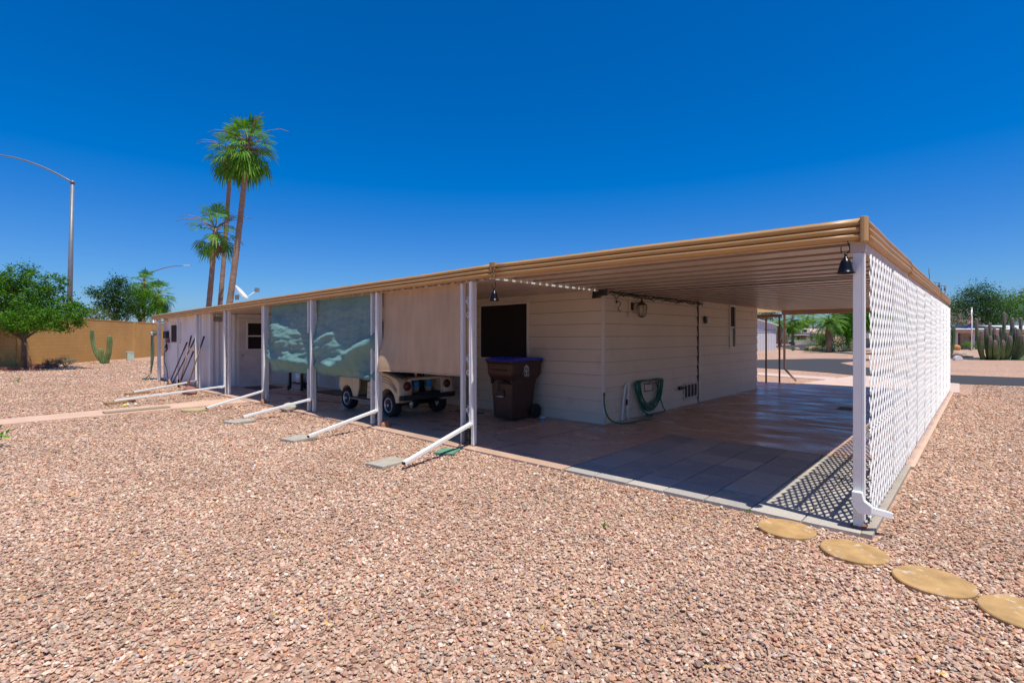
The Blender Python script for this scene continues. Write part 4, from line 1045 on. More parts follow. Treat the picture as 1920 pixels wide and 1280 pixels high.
tag(m.build('door_bell_box', MBLK, bevel=.004), 'small black box at head height on the far wall length by the trim strip', 'box')
m = M(); m.box(XW,XW+.05,5.50,5.62,.36,.44); m.tube([(XW+.03,5.56,.40),(XW+.07,5.72,.40)], .02, 8); tag(m.build('outdoor_socket', MBLK, bevel=.005), 'black outdoor socket box left of the low wall vent', 'socket')
m = M()
for k in range(5):
    random.seed(40+k); pp = []
    for i in range(44):
        y = 2.75 + i*.092; s_ = .5+.5*math.sin(i*.55+k*1.7)
        pp.append((XW+.015+.010*k, y, 2.285-.018*k*(.4+.6*s_) - (.05 if (i*7+k*11) % 19 < 2 else 0)))
    m.tube(smooth_pts(pp,2), .007, 5)
for k in range(14):
    y = 2.9 + k*.27; m.tube([(XW+.01,y,2.29),(XW+.07,y,2.27),(XW+.05,y+.02,2.22),(XW+.01,y+.01,2.24)], .004, 5)
tag(m.build('cable_bundle', MBLK), 'tangled black cables clipped along the top of the side wall', 'cables', long=False)
# bells hanging from the fascia
MBELL = mk('bell_black', (.012,.012,.014), rough=.28, metal=.5)
def bell(x, y, ztop, drop, label, s=1.0):
    b_ = root('hanging_bell', (x,y,ztop), label, 'bell', 'black bells hung at the roof edge')
    m = M(); m.lathe([(0,0),(.012*s,0),(.015*s,-.018*s),(.028*s,-.030*s),(.040*s,-.055*s),(.048*s,-.10*s),(.058*s,-.125*s),(.068*s,-.135*s),(.060*s,-.136*s),(.03*s,-.08*s),(0,-.06*s)], (0,0,-drop), 22)
    m.build('bell_body', MBELL, b_, local=True)
    m = M(); m.tube([(0,0,-drop),(0,0,-drop+.02)], .010*s, 8)
    pts = [(0,0,-drop+.02)] + [(.0-.020*math.sin(R(a)), 0, -drop+.040-.020*math.cos(R(a))+.0) for a in (20,60,100,140)]
    m.tube(smooth_pts([(-.03*s,0,-drop+.075),(-.028*s,0,-drop+.035),(0,0,-drop+.018),(.020*s,0,-drop+.032),(.027*s,0,-drop+.055),(.020*s,0,-drop+.085),(.012*s,0,-.0)]), .004*s, 6)
    m.build('hook', MBELL, b_, local=True); return b_
bell(-.075,-.12,2.235,.115,'black bell on a curled hook beside the carport corner post', 1.0)
bell(-3.96,-.11,2.285,.165,'black bell hanging on a wire under the joint of the front fascia', 1.05)

# ------------------------------------------------------------------ things on the ground in front
def pad(name, p, rz, sx, sy, h, mat, label, cat, group=None, z=-.03, bevel=.008):
    q = M(); q.box(-sx/2,sx/2,-sy/2,sy/2,0,h)
    o = q.build(name, mat, local=True, loc=(p[0],p[1],z), bevel=bevel); o.rotation_euler = (0,0,rz)
    return tag(o, label, cat, group)
GPAD = 'concrete splash pads under the downspout ends'
c0 = G(727,866); pad('splash_pad', c0, .15, .30, .42, .045, MSTONE, 'nearest grey concrete slab lying under the end of the first kick-out pipe', 'splash pad', GPAD)
c0 = G(560,821); pad('splash_pad', c0, .2, .32, .40, .045, MSTONE, 'grey concrete slab under the pipe end between the green and tan screens', 'splash pad', GPAD)
c0 = G(450,789); pad('splash_pad', c0, .25, .34, .42, .045, MSTONE, 'grey concrete slab under the pipe end between the two green screens', 'splash pad', GPAD)
MWD = mk('weathered_wood', (.36,.23,.10), rough=.85, var=.2, scale=5, stretch=(3,20,3))
c0 = G(225,754); pad('wood_block', c0, .35, .16, .62, .06, MWD, 'tan wooden plank under the very long pipe, beside the yellow ball', 'plank', 'wooden planks under the left pipes', z=-.025)
c0 = G(258,737); pad('wood_block', c0, .35, .16, .60, .06, MWD, 'tan wooden plank under the farthest pipe end', 'plank', 'wooden planks under the left pipes', z=-.025)
c0 = G(258,767.5); pad('loose_board', c0, math.radians(4), .24, 1.15, .03, mk('grey_board',(.33,.26,.17),rough=.9,var=.15,scale=9), 'grey brown board lying flat across the salmon footpath', 'board', z=-.012)
c0 = G(839,845); pad('green_mat', c0, .5, .26, .30, .02, mk('green_plastic',(.12,.27,.17),rough=.7,var=.2,scale=20), 'small green mat by the foot of the nearest double post', 'mat', z=-.015, bevel=0)
MDISC = mk('ochre_disc', (.43,.26,.10), rough=.92, var=.22, scale=7, dirt=(.70,.66,.58), dirt_scale=9, dirt_lo=.575, bmp=.6, bscale=45, bdist=.004)
def disc(p, r, label, cat='stepping stone', group='round ochre stepping stones', mat=None, h=.031, z=-.035):
    m = M(); n = 48; prof = [(0,h),(.97,h),(1.0,h-.006),(1.0,0)]
    vs = []
    for (q, zz) in prof[1:]:
        for j in range(n):
            a = 2*math.pi*j/n; rr = r*q*(1+.012*mnoise.noise((math.cos(a)*2+p[0]*9, math.sin(a)*2, p[1])))
            vs.append((rr*math.cos(a), rr*math.sin(a), zz))
    m.add(vs, [(i*n+j,i*n+(j+1)%n,(i+1)*n+(j+1)%n,(i+1)*n+j) for i in range(2) for j in range(n)] + [tuple(range(n))])
    o = m.build('stepping_stone', mat or MDISC, local=True, loc=(p[0],p[1],z)); return tag(o, label, cat, group)
disc(G(1474,987.5), .205, 'first ochre disc, left of the others, beside the grey pavers')
disc(G(1601,1030), .205, 'second ochre disc, just below the corner post')
disc(G(1750,1085), .205, 'third ochre disc with white paint splashes along its left edge')
disc(G(1927,1147), .205, 'fourth ochre disc cut off by the right side of the picture')
disc(G(366,767.5), .25, 'round tan stone disc under a pipe end beside the footpath', 'stepping stone', None, mk('tan_disc',(.42,.33,.17),rough=.9), .05)
def rock(name, p, s, mat, label, cat, group=None, z=-.02, seed=1):
    m = M()
    def fn(u, v):
        a = u*2*math.pi; b = (v-.5)*math.pi; d = Vector((math.cos(a)*math.cos(b), math.sin(a)*math.cos(b), math.sin(b)))
        k = 1 + .28*mnoise.noise(d*1.4 + Vector((seed,0,0))) + .08*mnoise.noise(d*4+Vector((0,seed,0)))
        return (d.x*s[0]*k, d.y*s[1]*k, max(-.02,d.z*s[2]*k+s[2]*.6))
    m.grid(fn, 24, 14); o = m.build(name, mat, local=True, loc=(p[0],p[1],z)); return tag(o, label, cat, group)
rock('field_stone', G(541,768), (.16,.14,.10), MSTONE, 'rounded tan boulder at the slab edge behind a kick-out pipe', 'rock')
MTER = mk('terracotta', (.48,.20,.10), rough=.8)
rock('brick_chunk', G(494,756), (.07,.06,.08), MTER, 'orange brick chunk at the post left of the green screens', 'brick', 'orange brick chunks at the post feet', seed=3)
rock('brick_chunk', G(724,799), (.05,.10,.07), MTER, 'orange brick chunk at the post foot between green and tan screens', 'brick', 'orange brick chunks at the post feet', seed=4)
rock('brick_chunk', G(356,737), (.30,.16,.13), mk('red_wood',(.28,.12,.08),rough=.85,var=.3,scale=14), 'reddish wooden block lying at the foot of the staked post', 'block', None, seed=6)
MY = mk('ball_yellow', (.80,.72,.05), rough=.5)
for p_, m_, r_, l_ in ((G(234,761),MY,.035,'small yellow ball on the gravel by the plank'),(G(240,759),MPIPE,.03,'small white ball on the gravel next to the yellow ball'),(G(254.5,758.5),MPIPE,.03,'small white ball by itself on the gravel below the long pipe')):
    m = M(); m.lathe([(0,-1),(.38,-.92),(.7,-.7),(.92,-.38),(1,0),(.92,.38),(.7,.7),(.38,.92),(0,1)], (0,0,1), 14); m.v = [(x*r_,y*r_,z*r_) for x,y,z in m.v]
    tag(m.build('ball', m_, local=True, loc=(p_[0],p_[1],-.02)), l_, 'ball')
# coiled black wire at the foot of the nearest post, trailing onto the gravel
m = M(); pp = []
for i in range(90):
    a = i*.75; pp.append((-4.58+.045*math.cos(a), -.02+.045*math.sin(a), .02+.0030*i))
pp += [(-4.60,-.09,.24),(-4.57,-.13,.05),(-4.55,-.24,-.012),(-4.52,-.34,-.015),(-4.57,-.5,-.012)]
m.tube(pp, .008, 6); tag(m.build('coiled_wire', mk('wire_dark',(.06,.055,.05),rough=.35,metal=.5)), 'dark coiled wire heaped at the foot of the nearest double post', 'wire')
# door mat, drain grate
m = M(); m.box(-15.9,-14.9,.95,1.75,.0,.018); tag(m.build('door_mat', MBLK), 'black door mat in front of the storage room door', 'mat', long=True)
m = M(); m.box(-13.0,-11.6,1.75,2.45,.0,.018); tag(m.build('floor_mat', MBLK), 'black mat on the porch slab behind the green screens', 'mat', long=True)
dg = root('floor_grate', (-1.32,7.5,0), 'small dark green floor grate near the lattice in the carport slab', 'grate', long=True)
m = M(); m.box(-1.50,-1.12,7.3,7.75,.0015,.006); m.build('grate_frame', mk('grate_dark',(.03,.05,.03),rough=.6), dg)
m = M(); 
for i in range(7): m.box(-1.47+i*.05,-1.45+i*.05,7.33,7.72,.006,.010)
m.build('grate_bars', mk('grate_green',(.10,.13,.06),rough=.6), dg)

# ------------------------------------------------------------------ barbecue behind the green screen
bq = root('barbecue_grill', (-13.6,1.75,0), 'black wheeled barbecue grill hidden behind the left green screen, legs showing', 'grill')
m = M(); m.prism([(-.42,.62),(-.42,.86),(-.30,1.08),(.10,1.12),(.40,1.0),(.42,.86),(.42,.62)], -.28, .28, 'Y'); m.build('hood', MBLK, bq, local=True, bevel=.03)
m = M(); m.box(-.75,-.43,-.26,.26,.80,.84); m.box(.43,.75,-.26,.26,.80,.84); m.box(-.43,.43,-.24,.24,.78,.8); m.build('side_shelf', MBLK, bq, local=True)
for x in (-.38,.38):
    for y in (-.2,.2):
        m = M(); m.box(x-.035,x+.035,y-.03,y+.03,.04,.62); m.build('leg', MBLK, bq, local=True)
m = M(); m.box(-.34,.34,-.17,.17,.20,.24); m.build('shelf', MBLK, bq, local=True)
for y in (-.24,.24):
    m = M(); m.lathe([(0,-.02),(.07,-.02),(.075,0),(.07,.02),(0,.02)], (-.38,y,.075), 18, 'Y'); m.build('wheel', MTYR, bq, local=True)
m = M(); m.tube([(0,-.05,.25),(0,-.05,.27)], .13, 16); m.tube([(0,-.05,.27),(0,-.05,.55)], .14, 16); m.build('gas_bottle', MPIPE, bq, local=True)
# red power lead along the porch floor
m = M(); m.tube(smooth_pts([(-15.0,1.0,.012),(-13.4,.9,.012),(-12.2,1.15,.012),(-11.0,.95,.012),(-9.9,1.2,.012)],8), .008, 6); tag(m.build('power_lead', mk('lead_red',(.45,.05,.03),rough=.4)), 'thin red power lead running along the porch slab', 'cable')

# ------------------------------------------------------------------ tools and hose rack at the far left
MTOOL = mk('tool_handle', (.05,.02,.025), rough=.5)
MWOOD = mk('tool_wood', (.35,.22,.12), rough=.7)
def tool(p, q, mat, head, label):
    v = (Vector(q)-Vector(p)); r_ = root('garden_tool', p, label, 'garden tool', 'long-handled tools leaning on the rack', long=False)
    m = M(); m.tube([(0,0,0), tuple(v)], .018, 8); m.build('handle', mat, r_, local=True)
    m = M(); m.tube([tuple(v*.80), tuple(v*1.0)], .023, 8); m.build('grip', MTOOL, r_, local=True)
    m = M()
    if head == 'rake':
        m.obox((0,0,.03), (.40,.05,.02), Matrix.Rotation(.3,3,'Z'))
        for i in range(9): m.obox((-.18+i*.045,-.03+(-.18+i*.045)*.3,.0), (.010,.06,.03))
    elif head == 'broom': m.prism([(-.14,-.02),(.14,-.02),(.05,.16),(-.05,.16)], -.03, .03, 'Y')
    else: m.prism([(-.10,-.02),(0,-.06),(.10,-.02),(.09,.22),(-.09,.22)], -.012, .012, 'Y')
    m.build('tool_head', MRUST if head != 'broom' else MWOOD, r_, local=True)
def at_y(px, py, Y):
    r = (px-960)/F; d0 = CF[0]+r*CR[0]; d1 = CF[1]+r*CR[1]; u = (632.2-.00473*(px-960)-py)/F
    t_ = (Y-CY)/d1; return (CX+d0*t_, Y, CZ+u*t_)
def tl(a, b, mat, head, label):
    x0,y0 = at_y(*a,-.32)[:2]; p = Vector((x0,y0,.02)); q = Vector(at_y(*b,.02)); tool(tuple(p), tuple(q), mat, head, label)
tl((317,716),(351,641),MTOOL,'broom','dark broom leaning lowest to the left with an orange broom head')
tl((336,720),(359,629),MWOOD,'shovel','garden tool with pale shaft and dark grip, second from the left')
tl((322,722),(367,632),MTOOL,'rake','dark metal rake crossing behind the others, third from the left')
tl((335,721),(365,653),MTOOL,'shovel','short dark shovel with its grip just above the wooden bracket')
tl((351,718),(383,630),MWOOD,'shovel','shovel with a brown wooden shaft, nearest the staked post')
sk2 = root('wooden_stake', (-16.98,-.05,0), 'orange brown wooden stake with a pale crosspiece tied to the porch post', 'stake')
m = M(); m.box(-.03,.02,-.03,.03,-.03,1.34); m.build('stake', mk('stake_wood',(.42,.22,.09),rough=.8,var=.3,scale=20), sk2, local=True)
m = M(); m.box(-.50,-.03,-.035,.01,1.13,1.20); m.build('crosspiece', mk('pale_wood',(.72,.55,.36),rough=.8), sk2, local=True)
hk = root('hose_rack', (-21.75,-.05,1.75), 'cream bracket on the far left post with a green hose looped over it', 'hanger')
m = M(); m.lathe([(0.10,-.0),(.10,.22)], (0,0,0), 14, 'X'); m.v = [(x-.50, y, z-.04) for x,y,z in m.v]; m.box(-.45,.0,-.06,.06,-.03,.03); m.build('bracket', mk('cream_plastic',(.68,.60,.48),rough=.6), hk, local=True)
h2 = root('garden_hose', (-22.05,-.1,.1), 'faded green hose hanging in long loops from the far left post', 'hose')
for k in range(4):
    dx = -.14 + .05*k; pp = []
    pp = [(dx-.10,-.02,.1+.05*k),(dx-.12,0,.8),(dx-.10,0,1.4),(dx-.04,0,1.68),(dx+.05,0,1.70),(dx+.11,0,1.4),(dx+.13,0,.8),(dx+.05-.05*k,-.03,.35-.06*k),(dx-.02,-.04,.1)]
    m = M(); m.tube(smooth_pts(pp,6), .017, 7); m.build('hose_loop', mk('hose_faded',(.12,.19,.11),rough=.5) if k == 0 else bpy.data.materials['hose_faded'], h2, local=True)
m = M(); m.tube(smooth_pts([(-.25,-.05,.05),(-.55,-.1,-.08),(-.35,-.25,-.10),(.0,-.2,-.10),(.05,-.08,-.02)],6), .02, 7); m.build('hose_end', MGRN, h2, local=True)

# ------------------------------------------------------------------ satellite dish on the roof
sd = root('satellite_dish', (-17.2,1.3,2.36), 'white satellite dish on a bent mast on the porch roof', 'satellite dish')
dc = Vector((-.05,0,.62)); right = Vector((CR[0],CR[1],0)); fwd = Vector((CF[0],CF[1],0))
nrm = (right*.72 + Vector((0,0,.62)) + fwd*.17).normalized()
ua = nrm.orthogonal().normalized(); va = nrm.cross(ua)
m = M(); n = 28; vs = []
for i in range(7):
    for j in range(n):
        a = 2*math.pi*j/n; rr = .28*i/6; vs.append(dc + (ua*math.cos(a)+va*math.sin(a))*rr + nrm*(.09*(i/6)**2))
m.add(vs, [(i*n+j,i*n+(j+1)%n,(i+1)*n+(j+1)%n,(i+1)*n+j) for i in range(6) for j in range(n)], True); m.build('dish', MALU, sd, local=True, thick=.012)
m = M(); m.tube(smooth_pts([(0,0,0),(.02,0,.22),tuple(dc-Vector((0,0,.26))),tuple(dc-nrm*.06)]), .022, 8); m.build('mast', MALU, sd, local=True)
arm = dc + right*.58 + Vector((0,0,.12))
m = M(); m.tube([tuple(dc-nrm*.02-Vector((0,0,.22))+right*.08), tuple(arm)], .014, 8); m.build('feed_arm', MALU, sd, local=True)
m = M(); m.obox(tuple(arm), (.10,.10,.14), Matrix.Rotation(.4,3,'Z')); m.tube([tuple(arm),tuple(arm-right*.09)], .035, 10); m.build('feed_horn', mk('grey_plastic',(.18,.18,.18),rough=.5), sd, local=True)
m = M(); m.obox(tuple(dc-nrm*.10-Vector((0,0,.06))), (.10,.10,.16)); m.build('mount', mk('bracket_grey',(.22,.22,.23),rough=.5), sd, local=True)
m = M(); m.tube(smooth_pts([tuple(right*.05+Vector((0,0,.32))),tuple(right*.2+Vector((0,0,.36))),tuple(right*.26+Vector((0,0,.22))),tuple(right*.12+Vector((0,0,.12))),tuple(right*.04+Vector((0,0,.2)))]), .007, 5); m.build('coax_loop', MBLK, sd, local=True)
# ------------------------------------------------------------------ plants
def leaf_mat(name, lo, hi, tr=.35, rough=.5):
    m, t, b = nt(name); oi = t.nodes.new('ShaderNodeNewGeometry').outputs['Random Per Island']
    c = ramp(t, oi, [(0, lo), (1, hi)]); c = mixc(t, 1.0, c, ramp(t, noise_(t, .8, 3, pos(t)), [(.3,(.75,.8,.75)),(.7,(1.2,1.15,1.1))]), 'MULTIPLY')
    t.links.new(c, b.inputs['Base Color']); b.inputs['Roughness'].default_value = rough; b.inputs['Specular IOR Level'].default_value = .12
    tl_ = t.nodes.new('ShaderNodeBsdfTranslucent'); t.links.new(c, tl_.inputs[0]); ms = t.nodes.new('ShaderNodeMixShader'); ms.inputs[0].default_value = tr
    t.links.new(b.outputs[0], ms.inputs[1]); t.links.new(tl_.outputs[0], ms.inputs[2]); t.links.new(ms.outputs[0], t.nodes['Material Output'].inputs[0]); return m
ML1 = leaf_mat('leaf_green', (.035,.13,.012), (.13,.29,.02))
ML2 = leaf_mat('leaf_dark', (.022,.075,.020), (.07,.15,.035))
ML3 = leaf_mat('leaf_bright', (.05,.22,.008), (.13,.37,.015))
ML4 = leaf_mat('leaf_olive', (.07,.12,.03), (.17,.23,.06))
MLP = leaf_mat('palm_leaf', (.05,.18,.012), (.18,.38,.03), .35)
MLG = leaf_mat('leaf_grey', (.16,.17,.12), (.32,.30,.22), .15)
MAGV = mk('agave_green', (.10,.19,.11), rough=.5, var=.2, scale=4)
MDEAD = mk('dry_frond', (.26,.17,.09), rough=.8, var=.3, scale=5)
MBARK = mk('bark', (.17,.115,.09), rough=.9, var=.25, scale=6, bmp=.6, bscale=14, bdist=.03)
MPBK = mk('palm_bark', (.30,.20,.135), rough=.9, var=.22, scale=5, bmp=.5, bscale=9, bdist=.04, dirt=(.15,.09,.06), dirt_scale=2.5)
MCAC, t, b = nt('cactus_skin'); v = pos(t)
b.inputs['Base Color'].default_value = (.14,.23,.09,1)
t.links.new(ramp(t, noise_(t, 3, 6, v), [(.3,(.08,.13,.04)),(.6,(.15,.20,.07)),(.8,(.25,.24,.11))]), b.inputs['Base Color']); b.inputs['Roughness'].default_value = .6
MCTP = mk('cactus_tip', (.24,.19,.15), rough=.9, var=.3, scale=12, bmp=.6, bscale=30, bdist=.02)

def foliage(name, clumps, nper, size, mat, parent, flat=.75, sig=None, aspect=.45, droop=0):
    """clumps: (x,y,z,sigma)"""
    c = np.array(clumps); n = len(c)*nper
    idx = np.repeat(np.arange(len(c)), nper)
    P_ = c[idx,:3] + rng.normal(0,1,(n,3))*c[idx,3:4]*np.array([1,1,flat])
    s = size*rng.uniform(.55,1.3,n)
    a = rng.normal(0,1,(n,3)); a /= np.linalg.norm(a,axis=1,keepdims=True); a[:,2] = a[:,2]*.6 - droop
    a /= np.linalg.norm(a,axis=1,keepdims=True)
    nn = rng.normal(0,1,(n,3)) + np.array([0,0,1.2]); bvec = np.cross(a, nn); bvec /= np.linalg.norm(bvec,axis=1,keepdims=True)+1e-9
    a *= s[:,None]; bvec *= (s*aspect)[:,None]
    V = np.stack([P_-a*.5, P_+bvec*.5, P_+a*.5, P_-bvec*.5], 1).reshape(-1,3)
    Fc = np.arange(n*4).reshape(n,4)
    return fast(name, V, Fc, mat, parent)
def blob_clumps(blobs, dens, sg):
    out = []
    for (x,y,z,rx,ry,rz) in blobs:
        n = max(3, int(dens*rx*rz))
        for _ in range(n):
            d = rng.normal(0,1,3); d /= np.linalg.norm(d); r_ = rng.uniform(.25,1)**.5
            out.append((x+d[0]*rx*r_, y+d[1]*ry*r_, z+d[2]*rz*r_, sg*rng.uniform(.6,1.4)))
    return out
def tree(name, label, cat, px, f, gy, blobs, dens, sg, nper, size, mat, trunk_r=.12, group=None, trunk_top=None, limbs=9, depth=1.0, bark=None, droop=0, flat=.75):
    """blobs in photo columns/rows at depth f: (px, py, half width px, half height px, depth offset m)"""
    x0, y0 = D(px, f); zb = -.03
    rt = root(name, (x0,y0,zb), label, cat, group)
    k = f/F; B = []
    for bl in blobs:
        p_, q_, rw, rh = bl[:4]; dd = bl[4] if len(bl) > 4 else 0
        ff = f+dd; X, Y = D(p_, ff); B.append((X, Y, ZH(p_, q_, ff), rw*k, rw*k*depth, rh*k))
    cl = blob_clumps(B, dens, sg)
    foliage('crown', cl, nper, size, mat, rt, droop=droop, flat=flat)
    top = trunk_top if trunk_top is not None else min(b_[2]-b_[5]*.4 for b_ in B)
    m = M(); tp = Vector((x0 + .1*trunk_r, y0, max(.5, top)))
    m.tube([(x0,y0,zb-.1),(x0-.2*trunk_r,y0,zb+(top-zb)*.4),tuple(tp)], [trunk_r*1.25,trunk_r,trunk_r*.8], 10)
    for i in range(limbs):
        c = Vector(cl[(i*37+5) % len(cl)][:3]); mid = tp.lerp(c, .5) + Vector((random.uniform(-.1,.1),random.uniform(-.1,.1),-.12*(c-tp).length))
        st = tp - Vector((0,0,random.uniform(0,.3)*(top-zb)))
        m.tube(smooth_pts([tuple(st),tuple(mid),tuple(c)],3), [trunk_r*.6*(1-j_/7.5) for j_ in range(7)], 6)
    m.build('trunk', bark or MBARK, rt)
    return rt
def fan_palm(label, px_b, px_t, py_t, f, rm, nf, r0, r1, group=None, name='palm_tree', seed=1, dead=4, skirt=0, bend=.15, tmin=-60):
    """trunk from column px_b at the ground to the crown heart at (px_t, py_t)"""
    rs = random.Random(seed)
    xb, yb = D(px_b, f); xt, yt = D(px_t, f); zt = ZH(px_t, py_t, f)
    rt = root(name, (xb,yb,-.03), label, 'palm', group)
    m = M(); pts = []; rr = []
    n = 36
    for i in range(n+1):
        s_ = i/n; q = s_ + bend*math.sin(math.pi*s_)*.35
        pts.append((xb+(xt-xb)*q, yb+(yt-yb)*q, -.1+(zt+.1)*s_)); rr.append((r0+(r1-r0)*s_)*(1+.05*(i % 2)+.03*rs.uniform(-1,1)) + (r0*.35*max(0,1-s_*12)))
    m.tube(pts, rr, 12); m.build('trunk', MPBK, rt)
    T = Vector((xt,yt,zt))
    def blade(V, Fc, o, d, up, L, seg=15, spread=78, dr=.35):
        side = d.cross(up).normalized(); nv = side.cross(d).normalized()
        for j in range(seg):
            a = R(-spread + 2*spread*j/(seg-1)); dv = (d*math.cos(a) + side*math.sin(a)).normalized()
            l_ = L*(1-.28*abs(math.sin(a)))*rs.uniform(.85,1.1); w_ = l_*math.tan(R(spread/seg))*.95; sd_ = dv.cross(nv).normalized()
            fold_ = nv*(.02 if j % 2 else -.02)*L
            p1 = o + dv*l_*.60 + fold_ - Vector((0,0,dr*l_*.12)); p2 = o + dv*l_*rs.uniform(.88,1.0) - Vector((0,0,dr*l_*rs.uniform(.35,.75)))
            b0 = len(V); V += [o, p1 - sd_*w_*.6, p1 + sd_*w_*.6, p2 + sd_*w_*.08, p2 - sd_*w_*.08]
            Fc += [(b0, b0+1, b0+2), (b0+1, b0+4, b0+3), (b0+1, b0+3, b0+2)]
    V = []; Fc = []; pm = M()
    for i in range(nf):
        az = i*2.39996 + rs.uniform(-.25,.25); e = 82 + (tmin-82)*((i+.5)/nf)**.85 + rs.uniform(-8,8)
        er = R(e); d = Vector((math.cos(az)*math.cos(er), math.sin(az)*math.cos(er), math.sin(er)))
        pl = rm*rs.uniform(.40,.60); st = T + Vector((0,0,-.25*rm*(1-(e+60)/140)))
        mid = st + d*pl*.6; end = st + d*pl - Vector((0,0,.06*rm))
        pm.tube([tuple(st),tuple(mid),tuple(end)], [.018*rm,.014*rm,.011*rm], 4)
        d2 = (end-mid).normalized(); d2 = (d2 - Vector((0,0,.18))).normalized()
        blade(V, Fc, end, d2, Vector((0,0,1)) if abs(d2.z) < .95 else Vector((1,0,0)), rm*rs.uniform(.50,.62), dr=.4 if e > 0 else .7)
    pm.build('frond_stems', mk('stem_green',(.20,.24,.08),rough=.6) if 'stem_green' not in bpy.data.materials else bpy.data.materials['stem_green'], rt)
    va = np.array([tuple(q) for q in V]); fa_ = np.array(Fc)
    fast('fronds', va, fa_, MLP, rt)
    m = M()
    for i in range(dead):     # bare flower stalks and dry ribs
        az = rs.uniform(0,6.28); e = R(rs.uniform(5,35)); L = rm*rs.uniform(1.1,1.45)
        d = Vector((math.cos(az)*math.cos(e), math.sin(az)*math.cos(e), math.sin(e)))
        if i % 2 == 0: d = (Vector((CR[0],CR[1],0))*(1 if i % 4 else -1) + Vector((0,0,rs.uniform(.25,.5)))).normalized()
        m.tube([tuple(T), tuple(T+d*L*.5+Vector((0,0,.08*L))), tuple(T+d*L*.8+Vector((0,0,.02))), tuple(T+d*L-Vector((0,0,.12*L)))], [.02*rm,.013*rm,.010*rm,.006*rm], 4)
    if dead: m.build('flower_stalks', MDEAD, rt)
    if skirt:
        V = []; Fc = []
        for i in range(skirt):
            az = rs.uniform(0,6.28); d = Vector((math.cos(az)*.35, math.sin(az)*.35, -1)).normalized()
            blade(V, Fc, T + Vector((math.cos(az),math.sin(az),0))*r1 - Vector((0,0,rs.uniform(.1,.7)*rm)), d, Vector((math.cos(az),math.sin(az),0)), rm*.5, seg=9, dr=.2)
        fast('dry_skirt', np.array([tuple(q) for q in V]), np.array(Fc), MDEAD, rt)
    return rt
GPL = 'tall fan palms behind the house'
fan_palm('tallest fan palm, trunk leaning right, behind the satellite dish', 414, 466, 266, 30, 1.9, 44, .19, .14, GPL, seed=3, dead=6, skirt=9, tmin=-66)
fan_palm('tall fan palm with a thinner trunk just behind the tallest one', 403, 434, 282, 34, 1.8, 30, .16, .12, GPL, seed=8, dead=5, skirt=8, tmin=-66)
fan_palm('short fan palm on the left of the three, crown halfway up', 380, 404, 428, 31.5, 1.80, 20, .18, .13, GPL, seed=5, dead=6, skirt=3, tmin=-50)
GPF = 'fan palms in the distance'
fan_palm('small fan palm at the second street lamp beyond the block wall', 268, 270, 528, 62, 1.9, 34, .2, .15, GPF, seed=11, dead=0, skirt=3)
fan_palm('small fan palm with low crown right of the second street lamp beyond the wall', 293, 297, 550, 60, 2.1, 36, .22, .16, GPF, seed=12, dead=0, skirt=4)
# trees by and beyond the wall
tree('leafy_tree', 'broad leafy tree with a slim trunk in front of the ochre block wall', 'tree', 45, 26.3, 690,
     [(-45,555,55,40),(10,560,50,46),(60,555,48,45),(95,575,45,38),(135,590,32,22,-.6),(50,605,55,22,-1),(-20,610,50,22,-.5),(30,520,30,22),(95,530,26,20),(52,505,11,14,.5),(110,605,34,14,-1.2),(-20,530,34,26),(72,595,48,22,-1.4)],
     85, .125, 34, .125, ML1, .11, trunk_top=1.95, limbs=14)
GT = 'trees behind the ochre block wall'
tree('leafy_tree', 'dark feathery tree behind the wall, between the pole and the second street lamp', 'tree', 215, 50, 0, [(195,560,22,22),(215,550,22,30),(232,565,22,26),(215,585,34,18),(180,548,13,8),(225,530,13,13)], 26, .28, 44, .20, ML2, .16, GT, limbs=8, droop=.5)
tree('leafy_tree', 'green tree right behind the wall at the foot of the second street lamp', 'tree', 262, 54, 0, [(255,562,20,24),(276,565,20,22),(265,582,30,16),(248,545,12,12)], 26, .28, 44, .20, ML1, .16, GT, limbs=6)
tree('leafy_tree', 'low olive green tree at the left end of the row behind the wall', 'tree', 175, 46, 0, [(172,588,18,13),(160,592,14,10),(190,590,16,12)], 26, .22, 40, .16, ML4, .12, GT, limbs=5)
tree('leafy_tree', 'second tree behind the wall at the left edge, behind the broad one', 'tree', -30, 44, 0, [(-20,560,60,35),(20,580,50,25),(-50,540,40,30)], 14, .35, 44, .20, ML1, .18, GT, limbs=6)
def shrub(label, p, w_, h_, mat, n=18, size=.07, cat='shrub', nper=40, group=None, z=-.03, name='desert_shrub'):
    rt = root(name, (p[0],p[1],z), label, cat, group); k = []
    for i in range(n):
        a = rng.uniform(0,6.28); r_ = rng.uniform(0,1)**.5; zz_ = rng.uniform(.25,.95)*(1-.35*r_*r_)
        k.append((p[0]+math.cos(a)*r_*w_/2*.8, p[1]+math.sin(a)*r_*w_/2*.8, z+zz_*h_*.9, .13*min(w_,h_)))
    foliage('leaves', k, nper, size, mat, rt)
    m = M()
    for q in k[:8]: m.tube([(p[0],p[1],z-.03),(p[0]*.5+q[0]*.5,p[1]*.5+q[1]*.5,z+(q[2]-z)*.45),q[:3]], [.018,.012,.006], 5)
    m.build('stems', MBARK, rt); return rt
shrub('low grey green shrub at the foot of the ochre wall, left half', G(98,687), 1.0, .62, MLG, 26, .07)
shrub('low grey green shrub at the ochre wall, right half next to the cactus', G(122,686), .95, .66, MLG, 26, .07)
